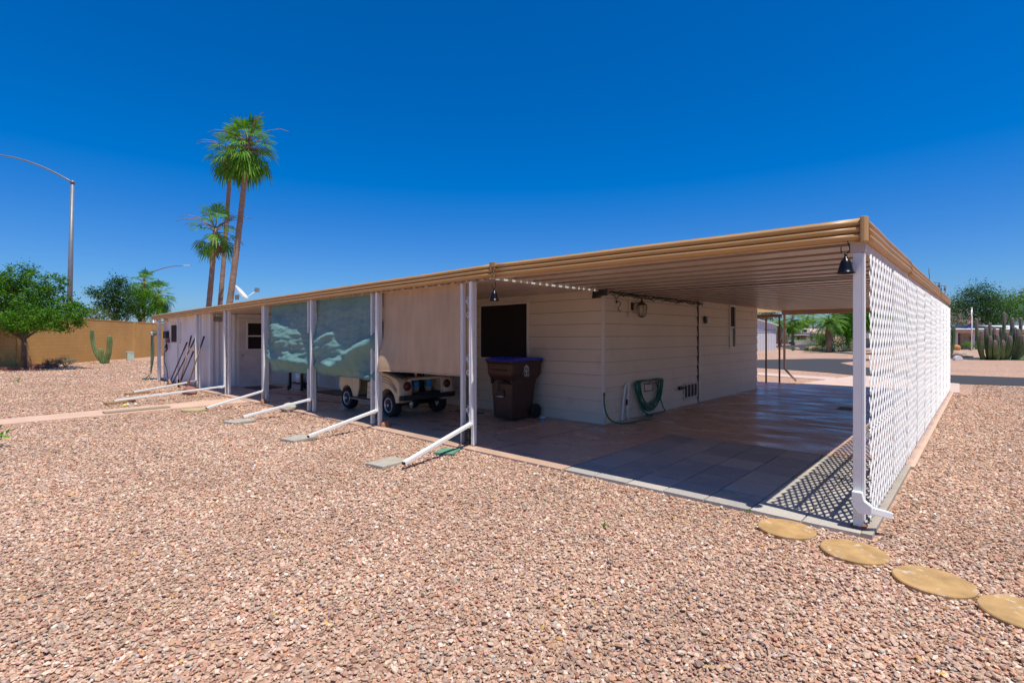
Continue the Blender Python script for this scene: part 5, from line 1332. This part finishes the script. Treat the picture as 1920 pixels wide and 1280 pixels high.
def ribbed(m, pts, r, ribs=9, dep=.24):
    pts = [Vector(p) for p in pts]; k = len(pts); n = ribs*2; vs = []
    for i in range(k):
        t_ = (pts[min(i+1,k-1)]-pts[max(i-1,0)]).normalized(); a = t_.cross(Vector((0,1,.01))).normalized(); b_ = t_.cross(a)
        for j in range(n):
            th = 2*math.pi*j/n; rr = r[i]*(1 if j % 2 else 1-dep); vs.append(pts[i]+(a*math.cos(th)+b_*math.sin(th))*rr)
    m.add(vs, [(i*n+j,i*n+(j+1)%n,(i+1)*n+(j+1)%n,(i+1)*n+j) for i in range(k-1) for j in range(n)]); m.add(vs[-n:], [tuple(range(n))])
def column(rt, name, base, top, r, mat=MCAC, tip=True, k=9, bulge=0.0):
    """upright arm that leaves the base outwards then turns straight up"""
    m = M(); b_ = Vector(base); t_ = Vector(top); pts = []; rr = []
    for i in range(k+1):
        s_ = i/k; q = 1-(1-s_)**2.6
        pts.append((b_.x+(t_.x-b_.x)*q, b_.y+(t_.y-b_.y)*q, b_.z+(t_.z-b_.z)*s_)); rr.append(r*(1.0 if s_ < .9 else .8)*(.75+.25*min(1,s_*4)))
    d = Vector(pts[-1])-Vector(pts[-2]); d.normalize()
    for e_, q in ((.35,.72),(.6,.4),(.7,.05)): pts.append(tuple(Vector(pts[k])+d*r*e_)); rr.append(r*q)
    ribbed(m, pts, rr); o = m.build(name, mat, rt)
    if tip:
        m = M(); ribbed(m, pts[k-2:k]+pts[k:], [rr[k-2]*1.02,rr[k-1]*1.03]+[q*1.06 for q in rr[k:]]); m.build('woolly_tip', MCTP, o)
    return o
def px3(px, py, f): X, Y = D(px, f); return (X, Y, ZH(px, py, f))
ca = root('columnar_cactus', (*G(196,681),-.03), 'two-armed green columnar cactus in front of the ochre wall', 'cactus')
column(ca, 'arm', px3(190,678,31.6), px3(172.5,620,31.6), .115, tip=False); column(ca, 'arm', px3(193,681,31.6), px3(189,656,31.6), .15, tip=False); column(ca, 'arm', px3(198,681,31.6), px3(205.5,632,31.6), .15, tip=False)
column(ca, 'arm', px3(201,682,31.6), px3(200,664,31.6), .14, tip=False)

# ------------------------------------------------------------------ ochre block wall
mw_, t, b = nt('ochre_block'); v = t.nodes.new('ShaderNodeTexCoord').outputs['Object']
sx = t.nodes.new('ShaderNodeSeparateXYZ'); t.links.new(v, sx.inputs[0]); cx_ = t.nodes.new('ShaderNodeCombineXYZ'); t.links.new(sx.outputs[0], cx_.inputs[0]); t.links.new(sx.outputs[2], cx_.inputs[1])
bk = t.nodes.new('ShaderNodeTexBrick'); t.links.new(cx_.outputs[0], bk.inputs['Vector']); bk.inputs['Scale'].default_value = 1; bk.inputs['Brick Width'].default_value = .41; bk.inputs['Row Height'].default_value = .205; bk.inputs['Mortar Size'].default_value = .006
bk.inputs['Color1'].default_value = (.56,.31,.085,1); bk.inputs['Color2'].default_value = (.60,.335,.095,1); bk.inputs['Mortar'].default_value = (.40,.21,.055,1)
c = mixc(t, 1.0, bk.outputs['Color'], ramp(t, noise_(t, .5, 5, v), [(.3,(.88,.88,.88)),(.7,(1.1,1.1,1.1))]), 'MULTIPLY')
t.links.new(c, b.inputs['Base Color']); b.inputs['Roughness'].default_value = .9; bump(t, noise_(t, 30, 3, v), .3, .01, b)
A = Vector((-27.1,-10.2,0)); B = Vector((-60.3,11.35,0)); L = (B-A).length; dr_ = (B-A).normalized()
wl = root('block_wall', ((A.x+B.x)/2,(A.y+B.y)/2,-.06), 'long ochre painted concrete block wall across the left background', 'wall', rz=math.atan2(dr_.y, dr_.x))
m = M(); m.box(-L/2,L/2,-.10,.10,-.2,2.90); m.build('wall_face', mw_, wl, local=True)
m = M(); m.box(-L/2,L/2,-.115,.115,2.90,2.955); m.build('cap_course', mw_, wl, local=True)
for i in range(7):
    m = M(); m.box(-L/2+i*L/6-.21,-L/2+i*L/6+.21,-.125,.125,-.2,2.955 if i not in () else 0); m.build('pilaster', mw_, wl, local=True)
m = M()
for i in range(30):
    a = math.pi*(.0+i/29); p_ = G(45,689)
    m.obox((p_[0]+2.1*math.cos(a*2), p_[1]+1.25*math.sin(a*2), .03), (.34,.16,.16), Matrix.Rotation(a*2+1.57+random.uniform(-.3,.3),3,'Z'))
o = m.build('tree_ring', mk('red_stone',(.27,.11,.08),rough=.9,var=.3,scale=6)); tag(o, 'low ring of dark red edging stones around the leafy tree', 'edging')
ub = root('utility_box', (*G(244,675),-.03), 'small pale green utility box standing by the ochre wall', 'utility box')
m = M(); m.box(-.22,.22,-.2,.2,0,.60); m.build('cabinet', mk('box_green',(.42,.52,.42),rough=.5), ub, local=True, bevel=.02)
m = M(); m.box(-.24,.24,-.22,.22,.60,.64); m.build('lid', bpy.data.materials['box_green'], ub, local=True, bevel=.02)

# ------------------------------------------------------------------ street lamps
MGAL = mk('galvanised', (.20,.205,.215), rough=.5, metal=.3, var=.1)
def lamp(label, px_b, py_t, f, tip, bulge, r, px_t=None):
    px_t = px_t or px_b
    x, y = D(px_b, f); xt, yt = D(px_t, f); z = ZH(px_t, py_t, f)
    rt = root('street_lamp', (x,y,-.1), label, 'street lamp', 'street lamps beyond the block wall')
    m = M(); m.tube([(x,y,-.1),(xt,yt,z)], [r*1.35,r*.8], 14); m.tube([(xt,yt,z-.12),(xt,yt,z+.06)], r*1.0, 14); m.build('pole', MGAL, rt)
    T = Vector(tip); S_ = Vector((xt,yt,z-.05*f/36))
    pts = []
    for i in range(13):
        s_ = i/12; p = S_.lerp(T, s_); p.z = S_.z + (T.z-S_.z)*(1-(1-s_)**bulge); pts.append(tuple(p))
    m = M(); m.tube(pts, [r*.5-(r*.16)*i/12 for i in range(13)], 8); m.build('arm', MGAL, rt)
    d = (Vector(pts[-1])-Vector(pts[-2])).normalized(); m = M(); m.bar(T-d*.05, T+d*.75, .30, .14); m.build('lamp_head', mk('lamp_grey',(.55,.55,.55),rough=.5) if 'lamp_grey' not in bpy.data.materials else bpy.data.materials['lamp_grey'], rt, bevel=.04)
lamp('tall grey street lamp beyond the wall, its long arm leaving the picture at the left', 128, 341, 36, px3(-14,291,36), 1.75, .135, 136)
lamp('smaller street lamp beyond the wall, arm pointing right towards the palms', 266, 517, 78, px3(346,497.5,78), 2.2, .16, 270)
m = M(); x, y = D(288, 58); m.tube([(x,y,0),(x,y,ZH(288,592,58))], .07, 8); tag(m.build('short_pole', MALU), 'thin pale pipe poking up behind the wall under the palms', 'pole')
# ------------------------------------------------------------------ far side: houses, plants and street seen past the carport
def cam_root(name, px, f, label, cat, group=None, z=-.03, turn=0.0):
    x, y = D(px, f); o = root(name, (x,y,z), label, cat, group, rz=AZ+turn)
    return o
def lx(px, px0, f): return (px-px0)/F*f
def lz(px, py, f): return ZH(px, py, f)+.03
MTANW = mk('tan_stucco', (.52,.42,.31), rough=.9, var=.06)
MWRF = mk('white_roof', (.62,.60,.57), rough=.6, var=.05)
MSHED, t, b = nt('ribbed_shed'); v = t.nodes.new('ShaderNodeTexCoord').outputs['Object']
wv = t.nodes.new('ShaderNodeTexWave'); wv.inputs['Scale'].default_value = 1.1; t.links.new(v, wv.inputs['Vector']); t.links.new(ramp(t, wv.outputs['Fac'], [(.0,(.50,.49,.50)),(.25,(.62,.61,.62)),(1,(.64,.63,.64))]), b.inputs['Base Color'])
# white metal building
f = 52.7; sh = cam_root('metal_shed', 1400, f, 'white ribbed metal building with a low gable past the brown posts', 'shed')
x0, x1 = lx(1330,1400,f), lx(1455,1400,f); ze = lz(1455,608,f); zp = lz(1392,592,f)
m = M(); m.prism([(x0,0),(x1,0),(x1,ze),((x0+x1)/2,zp),(x0,ze)], 0, 8, 'Y'); m.build('walls', MSHED, sh, local=True)
m = M(); mid = (x0+x1)/2
m.add([(x1+.25,-.25,ze-.03),(mid,-.25,zp+.08),(mid,8.2,zp+.08),(x1+.25,8.2,ze-.03),(x1+.25,-.25,ze-.15),(mid,-.25,zp-.04),(mid,8.2,zp-.04),(x1+.25,8.2,ze-.15)], [(0,1,2,3),(4,7,6,5),(0,4,5,1),(0,3,7,4),(3,2,6,7)])
m.add([(x0-.25,-.25,ze-.03),(mid,-.25,zp+.08),(mid,8.2,zp+.08),(x0-.25,8.2,ze-.03),(x0-.25,-.25,ze-.15),(mid,-.25,zp-.04),(mid,8.2,zp-.04),(x0-.25,8.2,ze-.15)], [(3,2,1,0),(5,6,7,4),(1,5,4,0),(4,7,3,0),(7,6,2,3)])
m.build('roof', MWRF, sh, local=True)
m = M(); m.box(x0,x1,-.03,-.004,ze-.62,ze-.52); m.box(x0,x1,-.03,-.004,ze-.82,ze-.78); m.build('trim_band', mk('trim_grey',(.36,.37,.42),rough=.6), sh, local=True)
# tan houses down the far street
f = 98; hs_ = cam_root('tan_house', 1508, f, 'tan stucco house with a flat upper storey down the far street', 'house')
Z = lambda py: lz(1508,py,f); X = lambda px: lx(px,1508,f)
m = M(); m.box(X(1489),X(1514),4,10,0,Z(616)); m.box(X(1512),X(1530),2,9,0,Z(616.5)); m.build('upper_wall', MTANW, hs_, local=True)
m = M(); m.box(X(1469),X(1487),0,8,0,Z(624.5)); m.box(X(1487.2),X(1509),1,3.9,0,Z(628)); m.box(X(1509.2),X(1527),-.5,1.9,0,Z(624)); m.build('lower_wall', mk('tan_wall_grey',(.42,.36,.30),rough=.9), hs_, local=True)
m = M(); m.box(X(1468),X(1511),-1.2,.95,Z(628.4),Z(627.0)); m.box(X(1508.5),X(1528),-.8,2.0,Z(624),Z(623.2)); m.build('roof', MWRF, hs_, local=True)
for a, b2, c_, d_ in ((1516.5,1520.5,640,630.5),(1491,1495,638,631),(1484,1487,637,629),(1500,1504,638,631)):
    m = M(); m.box(X(a),X(b2),-.55 if a > 1510 else (.95 if a > 1487 else -.05),-.5 if a > 1510 else (1.0 if a > 1487 else 0.0),Z(c_),Z(d_)); m.build('window', MDRK, hs_, local=True)
m = M(); m.box(X(1515),X(1524),1.95,2.0,Z(622.5),Z(617.5)); m.build('window', MDRK, hs_, local=True)
f = 105; h2_ = cam_root('tan_house', 1545, f, 'pale house half hidden by the drooping date palm', 'house')
X = lambda px: lx(px,1545,f); Z = lambda py: lz(1545,py,f)
m = M(); m.prism([(X(1524),0),(X(1558),0),(X(1558),Z(618)),(X(1550),Z(615)),(X(1524),Z(621))], 0, 8, 'Y'); m.build('walls', MTANW, h2_, local=True)
m = M(); m.box(X(1523),X(1559),-.6,8.4,Z(625),Z(623.6)); m.build('roof', MWRF, h2_, local=True)
m = M(); m.box(X(1530),X(1536),-.06,-.005,Z(636),Z(630)); m.build('window', MDRK, h2_, local=True)
lw = cam_root('garden_wall', 1500, 90, 'low tan garden wall in front of the far tan house', 'wall')
m = M(); m.box(lx(1478,1500,90),lx(1530,1500,90),0,.2,0,lz(1500,637.5,90)); m.build('wall_face', bpy.data.materials['tan_wall_grey'], lw, local=True)
# house with solar panels at the right
f = 54; hr_ = cam_root('ranch_house', 1860, f, 'low ranch house with a white roof and solar panels behind the cactus clump', 'house')
X = lambda px: lx(px,1860,f); Z = lambda py: lz(1860,py,f)
m = M(); m.box(X(1760),X(1782),3.0,12,0,Z(624)); m.box(X(1832),X(2090),2.0,12,0,Z(624)); m.box(X(1782),X(1832),6,12,0,Z(624)); m.build('walls', mk('mauve_wall',(.40,.33,.28),rough=.9), hr_, local=True)
m = M(); m.box(X(1755),X(2095),.0,12.5,Z(624.4),Z(617.2)); m.build('fascia_band', mk('peach_fascia',(.58,.40,.26),rough=.7), hr_, local=True)
m = M(); m.add([(X(1753),-.2,Z(617)),(X(2097),-.2,Z(617)),(X(2097),7,Z(607)),(X(1753),7,Z(607)),(X(1753),13,Z(617)),(X(2097),13,Z(617)),(X(1753),-.2,Z(617.6)),(X(2097),-.2,Z(617.6))], [(0,1,2,3),(3,2,5,4),(0,6,7,1),(0,3,4),(1,5,2)]); m.build('roof', MWRF, hr_, local=True)
for i in range(5):
    a = X(1801+i*22); b2 = X(1820+i*22); m = M(); y0_, y1_ = 1.0, 5.2; zf = lambda y: Z(617) + (Z(607)-Z(617))*(y+.2)/7.2 + .06
    m.add([(a,y0_,zf(y0_)),(b2,y0_,zf(y0_)),(b2,y1_,zf(y1_)),(a,y1_,zf(y1_)),(a,y0_,zf(y0_)+.06),(b2,y0_,zf(y0_)+.06),(b2,y1_,zf(y1_)+.06),(a,y1_,zf(y1_)+.06)], [(0,3,2,1),(4,5,6,7),(0,1,5,4),(1,2,6,5),(2,3,7,6),(3,0,4,7)])
    m.build('solar_panel', mk('solar_blue',(.03,.045,.09),rough=.2) if i == 0 else bpy.data.materials['solar_blue'], hr_, local=True)
for p_ in (1799, 1831): m = M(); m.box(X(p_)-.09,X(p_)+.09,.3,.5,0,Z(624.4)); m.build('porch_column', MWRF, hr_, local=True)
m = M(); m.box(X(1801),X(1829),5.9,5.96,.1,Z(632)); m.build('door', mk('garage_tan',(.33,.25,.20),rough=.8), hr_, local=True)
for a in (1850, 1905, 1960): m = M(); m.box(X(a),X(a+14),1.93,1.98,.9,Z(630)); m.build('window', MDRK, hr_, local=True)

# flag on its pole
fp_ = cam_root('flag_pole', 1822, 50, 'slim white flag pole with a finial in front of the ranch house', 'pole')
m = M(); m.tube([(0,0,0),(0,0,lz(1822,579,50))], .055, 8); m.build('pole', MPIPE, fp_, local=True)
m = M(); m.lathe([(0,0),(.06,.03),(.075,.08),(.06,.13),(0,.15)], (0,0,lz(1822,579,50)), 10); m.build('finial', MPIPE, fp_, local=True)
zt, zb = lz(1822,583,50), lz(1822,612,50)
fl_ = root('flag', (D(1822,50)[0],D(1822,50)[1],zb-.03), 'limp flag with red and yellow rays above dark blue on the white pole', 'flag', rz=AZ)
H_ = zt-zb
def drape(u, v):    # u across the cloth, v from the bottom up
    s_ = u*(.62*(1-v)+.05) ; return (-s_*1.0 + .02*math.sin(v*9), .07*math.sin(u*9+v*3), v*H_*(1-.0*u) - u*(1-v)*.25 - u*v*.9)
mats = [('flag_red',(.60,.05,.03)),('flag_yellow',(.80,.38,.04)),('flag_blue',(.03,.05,.30))]
mm = {n_: mk(n_, c_, rough=.7, var=.05) for n_, c_ in mats}
m = M(); m.grid(lambda a,b2: drape(a, b2*.5), 14, 14); m.build('blue_half', mm['flag_blue'], fl_, local=True, thick=.01)
for i in range(6):
    m = M(); m.grid(lambda a,b2,i=i: drape((i+a)/6, .5+b2*.5), 4, 14); m.build('ray', mm['flag_red' if i % 2 == 0 else 'flag_yellow'], fl_, local=True, thick=.01)
wp2 = cam_root('white_pole', 1605, 40, 'plain white pole standing in the gravel just left of the lattice', 'pole')
m = M(); m.tube([(0,0,-.05),(.10,0,lz(1605,575,40))], .095, 12); m.build('pole', MALU, wp2, local=True)

# organ pipe cactus clump on the right
oc = root('organ_pipe_cactus', (*G(1880,673),-.03), 'large organ pipe cactus clump with many upright arms at the right edge', 'cactus', long=False)
f = 31.6; rs = random.Random(4)
arms = [(1843,1831,599,0),(1850,1856,607,.6),(1846,1840,622,-.5),(1852,1849,615,-.3),(1860,1864,614,-.6),(1868,1877,614,.4),(1872,1883,587,0),(1880,1894,632,-.9),(1884,1898,598,.2),(1892,1914,597,.5),(1888,1903,615,-.4),(1896,1909,618,-.7),(1900,1925,600,0),(1905,1940,610,.4),(1862,1870,628,-.9),(1874,1887,624,-.5),(1898,1918,630,-.9),(1856,1857,632,-.8),(1866,1866,640,-1.0),(1910,1950,598,.2),(1915,1960,620,-.4),(1878,1881,640,-1.1),(1904,1930,625,-.6),(1848,1836,630,-.2)]
for (pb, pt, yt, dd) in arms:
    b0 = px3(pb + rs.uniform(-2,2), 674, f+dd*.4); tp = px3(pt, yt, f+dd); column(oc, 'arm', (b0[0],b0[1],-.1), tp, .10*rs.uniform(.85,1.12))
cl_ = root('columnar_cactus', (*D(1781,35),-.03), 'single curved green cactus arm right beside the far lattice end', 'cactus')
column(cl_, 'arm', (*D(1780,35),-.05), px3(1787.5,612,35), .13, tip=False); column(cl_, 'arm', (*D(1777,35),-.05), px3(1781,630,35), .12, tip=False)
bc = root('barrel_cactus', (*D(1793.5,52),-.03), 'round orange barrel cactus in the bed left of the flag pole', 'cactus')
m = M(); ribbed(m, [(D(1793.5,52)[0],D(1793.5,52)[1],z_) for z_ in (-.05,.12,.3,.45,.52)], [.25,.34,.34,.24,.06], 12, .12); m.build('stem', mk('barrel_orange',(.55,.26,.08),rough=.7,var=.2,scale=8), bc)
rk = M()
for i in range(16):
    a = math.pi*i/15; rk_ = (.24*math.cos(a), .24*math.sin(a)); 
rk.prism([(.25*math.cos(math.pi*i/15), .30*math.sin(math.pi*i/15)+.0) for i in range(16)], -.10, .10, 'Y')
p_ = D(1796,30.6); o = rk.build('address_stone', MWRF, local=True, loc=(p_[0],p_[1],-.03), bevel=.02); o.rotation_euler = (0,0,AZ); tag(o, 'white half-round marker stone on the gravel beyond the lattice end', 'marker')

# shrubs, agaves and trees
GS = 'garden shrubs across the street'
for (px, f, w_, h_, mt_, lb) in ((1818,52,1.3,1.0,ML3,'bright green round shrub at the foot of the flag pole'),(1790,60,1.5,1.9,ML1,'leafy green shrub right behind the orange barrel cactus'),
    (1808,64,2.0,1.2,ML2,'dark green shrub left of the flag pole under the ranch house roof'),(1526,50,1.9,.9,ML4,'yellow green low shrub at the point of the street island'),(1537,52,3.0,1.9,ML1,'tall green shrub at the left of the island bed'),
    (1547,51,1.6,2.2,ML3,'bright upright shrub just left of the shaggy palm trunk'),(1572,50,3.0,1.5,ML4,'olive shrub right of the shaggy palm trunk'),(1590,49,2.5,1.2,ML2,'dark low shrub near the base of the white pole'),
    (1598,52,2.2,2.6,ML1,'tall shrub below the big feathery tree'),(1497,93,3.6,1.5,ML3,'round green shrub in front of the far tan house'),(1478,96,2.6,2.6,MAGV,'grey green yucca-like shrub left of the far tan house'),(1535,82,4.0,2.4,ML1,'green hedge tree beside the far tan house'),
    (1484,86,1.6,.7,ML4,'small yellow shrub on the far side of the street'),(1580,58,3.6,2.6,ML4,'pale twiggy shrub behind the island bed')):
    shrub(lb, D(px,f), w_, h_, mt_, int(12+w_*h_*5), .10+.02*f/50, 'shrub', 34, GS)
def agave(label, p, s, n=22, mat=MAGV, group='agaves on the street corner'):
    rt = root('agave', (p[0],p[1],-.03), label, 'agave', group)
    m = M()
    for i in range(n):
        a = i*2.4; e = R(20+60*(i/n)); d = Vector((math.cos(a)*math.cos(e),math.sin(a)*math.cos(e),math.sin(e))); sd_ = Vector((-math.sin(a),math.cos(a),0)); w_ = .075*s
        o_ = Vector((p[0],p[1],0)); c = o_+d*s*.5; m.add([o_-sd_*w_*.7, o_+sd_*w_*.7, c+sd_*w_, o_+d*s, c-sd_*w_, c+Vector((0,0,-.03*s))], [(0,1,2,5),(0,5,4),(5,2,3),(5,3,4)])
    m.build('leaves', mat, rt); return rt
agave('blue green agave on the gravel corner, left of two', G(1487,657.5), .62); agave('green agave on the gravel corner, right of two', G(1513,658), .55, mat=mk('agave_dark',(.06,.16,.05),rough=.5))
for i,(px,f,s_) in enumerate(((1562,48,.8),(1584,48,.8),(1550,48,.6))):
    agave(('spiky agave at the foot of the shaggy palm','large spiky agave between the palm and the white pole','small spiky agave left of the shaggy palm trunk')[i], D(px,f), s_, group='agaves in the island bed')
# rocks round the island
for i,(px,py,s_) in enumerate(((1531,656,.5),(1541,657,.35),(1560,658.5,.4),(1492,655,.35),(1463,654,.3),(1548,650,.4),(1800,668,.5),(1810,667,.4),(1868,671.5,.4),(1815,669,.3))):
    rock('landscape_rock', G(px,py), (s_,s_*.7,s_*.45), mk('rock_tan',(.42,.30,.22),rough=.9,var=.2) if i == 0 else bpy.data.materials['rock_tan'],
      ['tan boulder at the tip of the island bed','smaller boulder right of the one at the island tip','boulder below the shaggy palm','boulder between the two street corner agaves','pale stone at the left edge of the far street','boulder under the yellow green shrub','tan boulder left of the flag pole base','small boulder below the flag pole shrub','boulder at the left foot of the organ pipe cactus','tiny boulder nearest the side street kerb'][i], 'rock', 'landscape boulders across the street', seed=i+2)
# big feathery tree and the date palm
tree('feathery_tree', 'big bright green feathery tree filling the view at the end of the carport', 'tree', 1590, 50, 0,
     [(1584,598,26,17),(1605,605,28,22),(1566,600,18,11),(1595,625,22,14),(1575,618,22,12),(1630,600,30,25),(1600,575,45,20),(1640,575,40,25)], 22, .30, 80, .17, ML3, .2, limbs=10, droop=.7, flat=.6)
def date_palm(label, px_b, py_t, f, rm, nf, r0, seed=2, name='date_palm', group=None):
    rs = random.Random(seed); x, y = D(px_b, f); zt = ZH(px_b, py_t, f); rt = root(name, (x,y,-.03), label, 'palm', group)
    m = M(); m.tube([(x,y,-.1),(x,y,zt*.5),(x,y,zt)], [r0*1.1,r0,r0*1.2], 12); m.build('trunk', MPBK, rt)
    V = []; Fc = []; T = Vector((x,y,zt)); pm = M()
    for i in range(nf):
        az = i*2.39996; e0 = 78 - 95*(i/nf); L = rm*rs.uniform(.85,1.1); p = T.copy(); e = R(e0); pts = [p.copy()]
        for k in range(9):
            p = p + Vector((math.cos(az)*math.cos(e), math.sin(az)*math.cos(e), math.sin(e)))*L/9; e -= R(11); pts.append(p.copy())
        pm.tube([tuple(q) for q in pts], [.035*(1-j_/11) for j_ in range(10)], 4)
        sd_ = Vector((-math.sin(az), math.cos(az), 0))
        for k in range(1,9):
            for h in (0,.33,.66):
                q = pts[k].lerp(pts[k+1], h); dd = (pts[k+1]-pts[k]).normalized(); l_ = rm*.17*math.sin(math.pi*min(1,(k+h)/10+.12))
                for s_ in (-1,1):
                    tip = q + sd_*s_*l_*.8 + dd*l_*.5 - Vector((0,0,l_*.45)); b0 = len(V); V += [q, q+dd*.06, tip]; Fc.append((b0,b0+1,b0+2))
    pm.build('frond_stems', bpy.data.materials['stem_green'], rt); fast('fronds', np.array([tuple(q) for q in V]), np.array(Fc), MLP, rt)
    V = []; Fc = []
    for i in range(60):
        a = rs.uniform(0,6.28); q = T + Vector((math.cos(a)*r0,math.sin(a)*r0,-rs.uniform(0,.45)*zt)); tip = q + Vector((math.cos(a)*.16,math.sin(a)*.16,-rs.uniform(.6,1.2))); s_ = Vector((-math.sin(a),math.cos(a),0))*.12
        b0 = len(V); V += [q-s_, q+s_, tip]; Fc.append((b0,b0+1,b0+2))
    fast('dry_skirt', np.array([tuple(q) for q in V]), np.array(Fc), MDEAD, rt); return rt
date_palm('drooping date palm with a shaggy trunk in front of the feathery tree', 1555, 607, 46, 2.0, 34, .20)
date_palm('date palm beside the tan downspout, its fronds over the far street', 1462, 608, 66, 1.5, 24, .22, seed=7)
fan_palm('full fan palm rising above the far tan house', 1486, 1486, 597, 84, 2.2, 44, .22, .18, GPF, seed=21, dead=0, skirt=10)
fan_palm('distant fan palm above the tan house, left of the pair', 1507, 1506, 599, 120, 1.9, 30, .25, .2, GPF, seed=22, dead=0, skirt=4)
fan_palm('distant fan palm above the tan house, right of the pair', 1513, 1515, 593, 128, 1.9, 30, .25, .2, GPF, seed=23, dead=0, skirt=4)
fan_palm('thin distant palm behind the drooping date palm fronds', 1524, 1525, 594, 150, 1.7, 22, .25, .2, GPF, seed=24, dead=0, skirt=2)
GB = 'trees on the skyline across the street'
for (px, f, bl, mt_, lb) in (
    (1520,135,[(1520,615,12,3),(1535,613,8,4)],ML4,'olive tree line patch above the far tan house'),
    (1490,130,[(1484,618,9,5),(1474,616,8,6)],ML1,'green tree behind the left end of the far tan house'),
    (1432,95,[(1432,592,16,12),(1420,598,14,10),(1445,590,14,14)],ML4,'brownish tree behind the white metal building'),
    (1835,72,[(1820,560,20,22),(1838,550,22,22),(1850,575,26,30),(1825,590,26,24),(1848,600,30,16)],ML2,'tallest dark green tree behind the flag pole'),
    (1885,76,[(1880,560,20,14),(1868,580,24,22),(1895,575,24,20),(1885,600,30,16)],ML1,'green tree behind the tallest cactus arms'),
    (1925,78,[(1915,556,16,10),(1925,580,26,22),(1950,560,26,24),(1925,600,30,16)],ML4,'olive green tree at the right edge of the skyline'),
    (1795,84,[(1790,566,16,10),(1802,578,18,16),(1790,595,24,18),(1775,580,16,14),(1810,602,22,12)],ML4,'yellow green tree rising behind the far lattice end'),
    (1800,66,[(1798,600,14,10),(1808,604,12,8)],MLG,'pale grey green bush tree left of the flag'),
    (1660,95,[(1660,590,40,25),(1700,595,40,22),(1740,590,40,22),(1620,600,40,20)],ML1,'row tree hidden behind the lattice fence')):
    tree('leafy_tree', lb, 'tree', px, f, 0, bl, 11.0*(70/f)**1.6, .0085*f, 60, .0036*f, mt_, .22, GB, limbs=5)
# ocotillo whose wands show above the side fascia
oco = root('ocotillo', (*D(1752,23),-.03), 'thin ocotillo wands with seed pods poking above the side fascia', 'ocotillo')
X0_, Y0_ = D(1752,23)
for i,(px,py,bx) in enumerate(((1742,505,0),(1735,520,0),(1762,532,1),(1773,538,1),(1728,523,0))):
    m = M(); t_ = Vector(px3(px,py,23)); m.tube(smooth_pts([(X0_,Y0_,-.03),(X0_+(t_.x-X0_)*.35,Y0_+(t_.y-Y0_)*.35,t_.z*.5),tuple(t_-Vector((0,0,.12))),tuple(t_)],4), .016, 5); w_ = m.build('wand', MDEAD, oco)
    if bx:
        m = M()
        for k in range(5):
            q = t_ + Vector((CR[0],CR[1],0))*(-.15*k-.05) + Vector((0,0,.06-.0*k)); m.tube([tuple(q),tuple(q-Vector((0,0,.22)))], [.01,.035], 5)
        m.tube([tuple(t_+Vector((0,0,.05))),tuple(t_-Vector((CR[0],CR[1],0))*.75+Vector((0,0,.08)))], .012, 5); m.build('seed_pods', MLG, w_)
# far skyline of mixed planting so that the horizon is never bare
cl2 = []
for i in range(520):
    a = AZ + math.pi/2; ff = rng.uniform(230,300); px = rng.uniform(-1500,3400); X_, Y_ = D(px, ff); cl2.append((X_, Y_, rng.uniform(.5,5.5), 1.9))
far = root('distant_trees', (*D(960,260),0), None, None, kind='stuff'); 
o_ = foliage('far_foliage', cl2, 26, 1.1, ML2, far); far['kind'] = 'stuff'
# fallen yellow leaves and grit in the gravel
V = []; Fc = []
for i in range(420):
    f_ = math.sqrt(rng.uniform(2.2**2, 13**2)); r_ = rng.uniform(-1.1,1.1)*f_; x = CX+CF[0]*f_+CR[0]*r_; y = CY+CF[1]*f_+CR[1]*r_
    if -16.5 < x < .15 and y > -.2: continue
    a = rng.uniform(0,6.28); s_ = rng.uniform(.006,.017); z = -.003+rng.uniform(0,.012); b0 = len(V)
    d = (math.cos(a)*s_, math.sin(a)*s_); e_ = (-d[1]*.45, d[0]*.45)
    V += [(x-d[0],y-d[1],z),(x+e_[0],y+e_[1],z+.004),(x+d[0],y+d[1],z+.002),(x-e_[0],y-e_[1],z)]; Fc.append((b0,b0+1,b0+2,b0+3))
lf = fast('fallen_leaves', np.array(V), np.array(Fc), leaf_mat('dry_leaf',(.55,.30,.03),(.70,.52,.08),.2), None, (0,0,0)); tag(lf, kind='stuff', long=True)
for i,(px,py,l_) in enumerate(((34,714,'tiny green weed alone on the far left gravel'),(1404,957,'tiny green weed at the paving edge by the first ochre disc'),(1132,983,'tiny green weed in the open gravel below the pavers'))):
    p_ = G(px,py); rt = root('weed', (p_[0],p_[1],-.02), l_, 'weed', 'tiny weeds in the gravel'); foliage('leaves', [(p_[0],p_[1],.0,.014 if i else .05)], 26, .022 if i else .08, ML3, rt)
rt = root('potted_plant', (*G(-8,835),-.02), 'green leafy plant cut off by the left edge of the picture', 'plant'); p_ = G(-8,835)
foliage('leaves', [(p_[0]+.0,p_[1],.12,.05),(p_[0]-.1,p_[1]-.05,.18,.08),(p_[0]-.05,p_[1]-.1,.08,.07)], 20, .12, ML3, rt, aspect=.35)
# ------------------------------------------------------------------ settle everything on the gentle fall of the lot
def shear(o, off):
    if o.type == 'MESH':
        me = o.data
        if me.get('settled'): return
        n = len(me.vertices); a = np.empty(n*3, np.float32); me.vertices.foreach_get('co', a); a = a.reshape(-1,3)
        a[:,2] += fall(a[:,0] + off[0], a[:,1] + off[1]); me.vertices.foreach_set('co', a.ravel()); me.update(); me['settled'] = 1
    for ch in o.children: shear(ch, off)
for o in [o for o in sc.objects if o.parent is None and o.type in ('MESH', 'EMPTY')]:
    if o.name in LONG: shear(o, OFF[o.name])
    else: o.location.z += fall(o.location.x, o.location.y)
